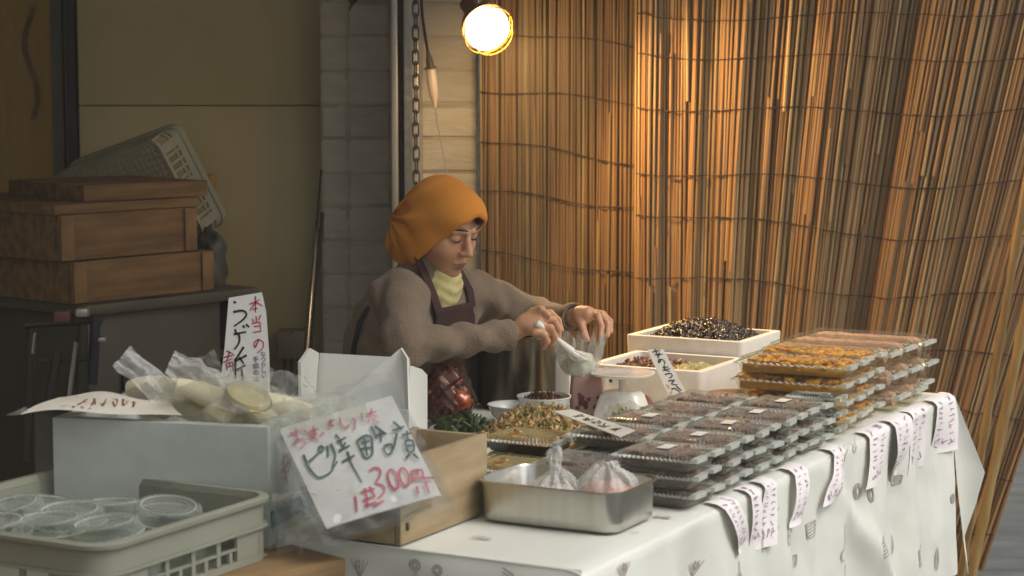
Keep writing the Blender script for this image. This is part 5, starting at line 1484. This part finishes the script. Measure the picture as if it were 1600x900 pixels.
fgn = [[pn[0], PY(860, 489, yn+.02), PY(872, 500, yn+.03), PY(877, 516, yn+.03)], [pn[1], PY(864, 499, yn), PY(873, 513, yn+.012), PY(872, 529, yn+.02)],
       [pn[2], PY(860, 512, yn-.018), PY(867, 526, yn-.006), PY(862, 538, yn+.006)], [pn[3], PY(850, 523, yn-.028), PY(855, 533, yn-.02), PY(850, 543, yn-.006)]]
thn = [PY(815, 507, yn+.005), PY(832, 488, yn+.012), PY(846, 484, yn-.004), PY(857, 492, yn-.014)]
yf = 4.925
pf_ = [PY(917, 491, yf-.02), PY(920, 487, yf-.004), PY(920, 487, yf+.014), PY(916, 490, yf+.03)]
fgf = [[pf_[0], PY(934, 493, yf-.035), PY(940, 510, yf-.05), PY(938, 526, yf-.062)], [pf_[1], PY(940, 491, yf-.015), PY(950, 506, yf-.03), PY(949, 524, yf-.045)],
       [pf_[2], PY(942, 491, yf+.010), PY(953, 502, yf), PY(954, 518, yf-.015)], [pf_[3], PY(934, 493, yf+.03), PY(945, 503, yf+.022), PY(948, 514, yf+.012)]]
thf = [PY(903, 498, yf-.015), PY(909, 509, yf-.035), PY(913, 521, yf-.05), PY(918, 531, yf-.062)]
hs = []
for wr, pl, fg, th in ((wn, pn, fgn, thn), (wf, pf_, fgf, thf)):
    al = [wr] + pl + th + [q for x in fg for q in x]
    lo_h = [min(p[i] for p in al) - .035 for i in range(3)]; hi_h = [max(p[i] for p in al) + .03 for i in range(3)]
    hs.append(sdf_mesh(hand_sdf(wr, pl, fg, th, .0092), lo_h, hi_h, .0028))
def relax(P, F, n):
    for _ in range(n):
        acc = np.zeros_like(P); cn = np.zeros(len(P))
        for a, b in ((0, 1), (1, 2), (2, 3), (3, 0)):
            np.add.at(acc, F[:, a], P[F[:, b]]); np.add.at(cn, F[:, a], 1); np.add.at(acc, F[:, b], P[F[:, a]]); np.add.at(cn, F[:, b], 1)
        P = P*.5 + .5*acc/np.maximum(cn, 1)[:, None]
    return P
allP, allF, off = [], [], 0
for (P, F), n in (((Ph, Fh), 1), ((Pb, Fb), 2), (hs[0], 1), (hs[1], 1)):
    P = relax(P, F, n); allP.append(P); allF.append(F + off); off += len(P)
wlv = np.array((WL.x, WL.y, WL.z))
def add_w(name, P, F, m, n=1): return link(name, np_mesh(name, P - wlv, F, m, n), woman)
add_w('body', np.concatenate(allP), np.concatenate(allF), mt_skin, 0)
def hpt(x, y, z): return HM @ (Vector((x, y, z))*HS) - WL
mt_brow = M('dark_brown_hair', '#20150f', .6)
for s in (-1, 1):
    b = MB(); b.tube([hpt(.0995-.013*q*q*1.2, s*(.013+.036*q), .0305+.004*math.sin(q*PI)) for q in (0, .25, .5, .75, 1)], [.0012, .0022, .0024, .002, .0008], 6); b.build('eyebrow', mt_brow, woman)
    b = MB(); b.tube([hpt(.0915-.010*(q-.4)**2*4, s*(.017+.029*q), .0005-.003*math.sin(q*PI)) for q in (0, .25, .5, .75, 1)], [.0008, .0016, .0018, .0016, .0007], 6); b.build('eyelash', mt_brow, woman)
b = MB()
for z, w_, x_ in ((-.0645, .019, .1005), (-.0745, .016, .0978)):
    b.tube([hpt(x_-.009*(q*q), w_*q, z+.0012*(1-q*q)) for q in (-1, -.6, -.2, .2, .6, 1)], [.0008, .0026, .0032, .0032, .0026, .0008], 8)
b.build('lips', M('lips', '#94503f', .4), woman)

# sweater: torso and sleeves as one knit surface, open at the cuffs
g_ = np.random.RandomState(2)
def sweater(X, Y, Z):
    a, c = arms(X, Y, Z, .004)
    fold = .0055*np.sin(X*60+Z*45+np.sin(Y*30)*2) * np.sin(Z*38-Y*25) + .0035*np.sin(X*95-Z*80+Y*40)*np.clip((.98-Z)/.08, 0, 1)
    a = smax(a, cap(X, Y, Z, A3(wn), A3(wn + (wn-en).normalized()*.2), .05, .2) * -1 - .05 + .05, .004) if False else a
    d = smin(smin(torso(X, Y, Z, .004), a, .045), c, .045) + fold
    dn = (wn-en).normalized(); df = (wf-ef).normalized()
    pn_ = (X-wn.x)*dn.x + (Y-wn.y)*dn.y + (Z-wn.z)*dn.z + .006
    pf2 = (X-wf.x)*df.x + (Y-wf.y)*df.y + (Z-wf.z)*df.z + .004
    nn = np.sqrt((X-wn.x)**2 + (Y-wn.y)**2 + (Z-wn.z)**2) - .07
    nf = np.sqrt((X-wf.x)**2 + (Y-wf.y)**2 + (Z-wf.z)**2) - .07
    d = np.maximum(d, -np.maximum(-pn_, nn)); d = np.maximum(d, -np.maximum(-pf2, nf))
    return np.maximum(d, np.maximum(.60 - Z, Z - 1.085))
Ps, Fs = sdf_mesh(sweater, (-.48, 4.46, .58), (.20, 5.28, 1.10), .0075)
add_w('sweater', Ps, Fs, mt_sweater, 2)
for wv_, ev in ((wn, en), (wf, ef)):
    d = (wv_-ev).normalized(); b = MB(); up = d.orthogonal().normalized(); w2 = d.cross(up)
    loops = []
    for s_, r_ in ((-.020, .0345), (-.010, .0355), (0, .0355), (.005, .034), (.003, .030), (-.01, .029)):
        loops.append([wv_ + d*s_ + (up*math.cos(k*PI/12) + w2*math.sin(k*PI/12))*r_*(1+.03*(k % 2)) - WL for k in range(24)])
    b.loft(loops); b.build('cuff', mt_sweater, woman)
# trousers
def trs(X, Y, Z):
    d = cap(X, Y, Z, A3(W(-.05, -.06, .70)), A3(W(-.05, .06, .70)), .122)
    for s in (-1, 1):
        d = smin(d, smin(cap(X, Y, Z, A3(W(-.05, s*.075, .68)), A3(W(-.03, s*.085, .36)), .09, .07), cap(X, Y, Z, A3(W(-.03, s*.085, .36)), A3(W(-.05, s*.085, .08)), .068, .058), .03), .04)
    return np.maximum(d, np.maximum(.075 - Z, Z - .74))
P, F = sdf_mesh(trs, (-.46, 4.6, .05), (.05, 5.15, .76), .014); add_w('trousers', P, F, M('dark_trousers', '#26231f', .85), 2)
def shoe(s):
    def f(X, Y, Z): return np.maximum(smin(cap(X, Y, Z, A3(W(-.06, s*.085, .04)), A3(W(.11, s*.10, .028)), .042, .034), cap(X, Y, Z, A3(W(-.05, s*.085, .05)), A3(W(-.05, s*.085, .085)), .042), .02), .002 - Z)
    return sdf_mesh(f, (-.46, 4.55, -.01), (.1, 5.2, .14), .010)
for s in (-1, 1):
    P, F = shoe(s); add_w('shoe', P, F, mt_black, 1)
# apron: bib, straps
def apron(X, Y, Z):
    d = torso(X, Y, Z, .010); sh = np.maximum(d - .008, -(d+.002))
    lx = (X-mid.x)*LV.x + (Y-mid.y)*LV.y; fx_ = (X-mid.x)*FV.x + (Y-mid.y)*FV.y
    wid = np.where(Z > .86, .085 + .02*np.clip((.96-Z)/.1, 0, 1), .15)
    reg = np.maximum(np.maximum(np.abs(lx) - wid, Z - .958), np.maximum(.55 - Z, -fx_ - .02))
    return np.maximum(sh, reg)
P, F = sdf_mesh(apron, (-.42, 4.62, .53), (.10, 5.15, 1.0), .005); add_w('apron', P, F, mt_apron, 2)
def surf(l, z, k=.021, lo=-.05):     # point on the front of the torso
    best = None
    for i in range(60):
        f = .25 - i*.005; p = W(f, l, z)
        if torso(np.array(p.x), np.array(p.y), np.array(p.z), k) < 0: return p
    return W(.05, l, z)
for s in (-1, 1):
    b = MB(); L_ = []
    ctrl = [surf(s*.080, .945), surf(s*.086, .985), surf(s*.080, 1.03, .018), W(.0, s*.066, 1.075), W(-.045, s*.045, 1.095)]
    for p in ctrl: L_.append(p - WL)
    n_ = len(L_); vs = []
    for i, p in enumerate(L_):
        side = (LV*.016); nrm = FV*.003
        vs += [p - side, p + side, p + side - nrm, p - side - nrm]
    b.loft([vs[4*i:4*i+4] for i in range(n_)], True, True); b.build('apron_strap', mt_apron, woman)
b = MB(); b.tube([p - WL for p in (PY(600, 470, 4.80), PY(575, 482, 4.745), PY(562, 505, 4.745), PY(552, 545, 4.76), PY(551, 575, 4.77))], .006, 8); b.build('apron_tie', mt_black, woman)
p = surf(.045, .885, .026)
b = MB(); b.cbox((0, 0, 0), (.004, .022, .045), .001); o = b.build('apron_emblem', M('orange_emblem', '#b5521a', .6, '#8a2c10', 60), woman); o.location = p - WL; o.rotation_euler = (0, 0, math.atan2(FV.y, FV.x))
p = surf(.012, .888, .026)
b = MB()
for k in range(5): b.box(0, .003, -.018 + k*.0075, -.013 + k*.0075, -.003, .003)
o = b.build('apron_lettering', mt_card, woman); o.location = p - WL; o.rotation_euler = (0, 0, math.atan2(FV.y, FV.x))
# turtleneck
NK = HM @ (Vector((-.040, 0, -.125))*HS)
nb = W(.02, -.0, 1.01)
def tneck(X, Y, Z):
    d = cap(X, Y, Z, A3(NK), A3(nb), .046, .055)
    d = smin(d, ell(X, Y, Z, A3(W(.022, -.01, .975)), (.038, .050, .052)), .03)
    d = d + .0022*np.sin(Z*230 + 3*np.sin(X*40+Y*30)) + .0015*np.sin(X*150+Y*60)*np.sin(Z*90)
    return d
P, F = sdf_mesh(tneck, (-.30, 4.72, .92), (.02, 5.0, 1.16), .006); add_w('turtleneck', P, F, mt_yel, 1)
# headscarf
def scarf(X, Y, Z):
    o = ell(X, Y, Z, (-.010, 0, .022), (.110, .091, .103))
    o = smin(o, ell(X, Y, Z, (-.015, 0, -.055), (.088, .088, .085)), .05)
    o = smin(o, ell(X, Y, Z, (.045, 0, .052), (.070, .070, .060)), .03)
    o = smin(o, ell(X, Y, Z, (-.060, -.004, -.070), (.058, .070, .086)), .05)
    o = smin(o, cap(X, Y, Z, (-.060, -.012, -.03), (-.122, -.014, -.140), .044, .026), .035)
    o = o + .0045*np.sin(Y*120 + 1.0 + Z*12)*np.clip((-.03-Z)/.06, 0, 1)*np.clip((-.04-X)/.04, 0, 1)
    # folds gathering towards the knot at the nape
    kx, ky, kz = X + .115, np.abs(Y) - .02, Z + .02
    r = np.sqrt(kx*kx + ky*ky + kz*kz); an = np.arctan2(kz, kx)
    o = o + .0062*np.sin(an*9 + r*10)*np.exp(-((r-.06)/.105)**2) + .0026*np.sin(an*19+2)*np.exp(-((r-.05)/.05)**2) + .0030*np.sin(X*46+Z*62+3*np.sin(Y*30))*np.clip((.085-Z)/.1, 0, 1) - .006*np.exp(-((kz-.55*kx+.01)/.010)**2)*np.clip((.13-kx)/.08, 0, 1) - .005*np.exp(-((kz-1.3*kx-.01)/.012)**2)*np.clip((.10-kx)/.06, 0, 1)
    sh = np.maximum(o, -(o + .0085))
    cut = X*.90 + Z*(-.42) - .062 + .25*np.abs(Y)*0          # the face opening
    cut = np.where(Z > .0, X - .106 + np.maximum(0, .062-Z)*.62, X - .0676 + (-Z)*.62)
    low = -(Z + .126 + .27*np.abs(X+.02)*np.where(X < -.02, -.10, -1.0))
    return np.maximum(np.maximum(sh, cut), low)
P, F = sdf_mesh(scarf, (-.20, -.12, -.20), (.14, .12, .15), .0031)
P = np.array([tuple(HM @ (Vector(p)*HS)) for p in P]); add_w('headscarf', P, F, mt_scarf, 2)

# ------------------------------------------------------------------ what she holds
t = thing('filled_bag', 'clear bag with white food held open in the woman\'s hands above the scale', 'bag', PY(905, 588, 4.74))
Bo = t.location.copy()
sc_ = 4.74/3200
def bagloop(w, z, k, cx_=0, fl=1): return [(cx_ + w*math.cos(2*PI*j/40)*(1+.12*math.sin(j*1.7+k)+.08*math.sin(j*3.1+k*2)), w*.75*math.sin(2*PI*j/40)*(1+.1*math.sin(j*2.3+k)), z + (.010*math.sin(j*1.9+k) + .006*math.sin(j*3.7))*fl) for j in range(40)]
b = MB(); b.loft([bagloop(.012, .0, 0, 0, .1), bagloop(.030, .006, .3, 0, .1), bagloop(.042, .022, .6, 0, .2), bagloop(.047, .045, 1, 0, .5), bagloop(.052, .068, 1.5, .002, 1), bagloop(.060, .092, 2, .003, 1.6)], True)
b.build('film', film('held_bag_film', '#f6f6f0', .12, .5, .12, bump=.5, bscale=50, white=.8), t)
P, F = sdf_mesh(lambda X, Y, Z: ell(X, Y, Z, (0, 0, .030), (.038, .028, .030)) + .003*np.sin(X*160)*np.sin(Y*150+Z*140), (-.05, -.05, -.005), (.05, .05, .075), .0035)
link('contents', np_mesh('contents', P, F, M('white_salad', '#e9eae0', .5, '#dcdfd2', 40, sub=.2), 1), t)
t = thing('white_scoop', 'white plastic scoop in the woman\'s nearer hand, dipping into the bag', 'scoop')
b = MB(); h0, h1, h2 = PY(838, 504, 4.625), PY(872, 531, 4.66), PY(892, 548, 4.70)
b.tube([h0, h0.lerp(h1, .06), h0.lerp(h1, .5), h1, h2], [.005, .0085, .006, .0055, .010], 12); b.build('handle', mt_enamel, t)
P, F = sdf_mesh(lambda X, Y, Z: np.maximum(np.abs(ell(X, Y, Z, (0, 0, 0), (.030, .022, .017))) - .0015, Z - .004), (-.04, -.03, -.03), (.04, .03, .02), .003)
o = link('scoop_bowl', np_mesh('scoop_bowl', P, F, mt_enamel, 1), t); o.location = h2 + Vector((.012, .0, -.006)); o.rotation_euler = (0, .5, 0)
b = MB(); g = random.Random(9)
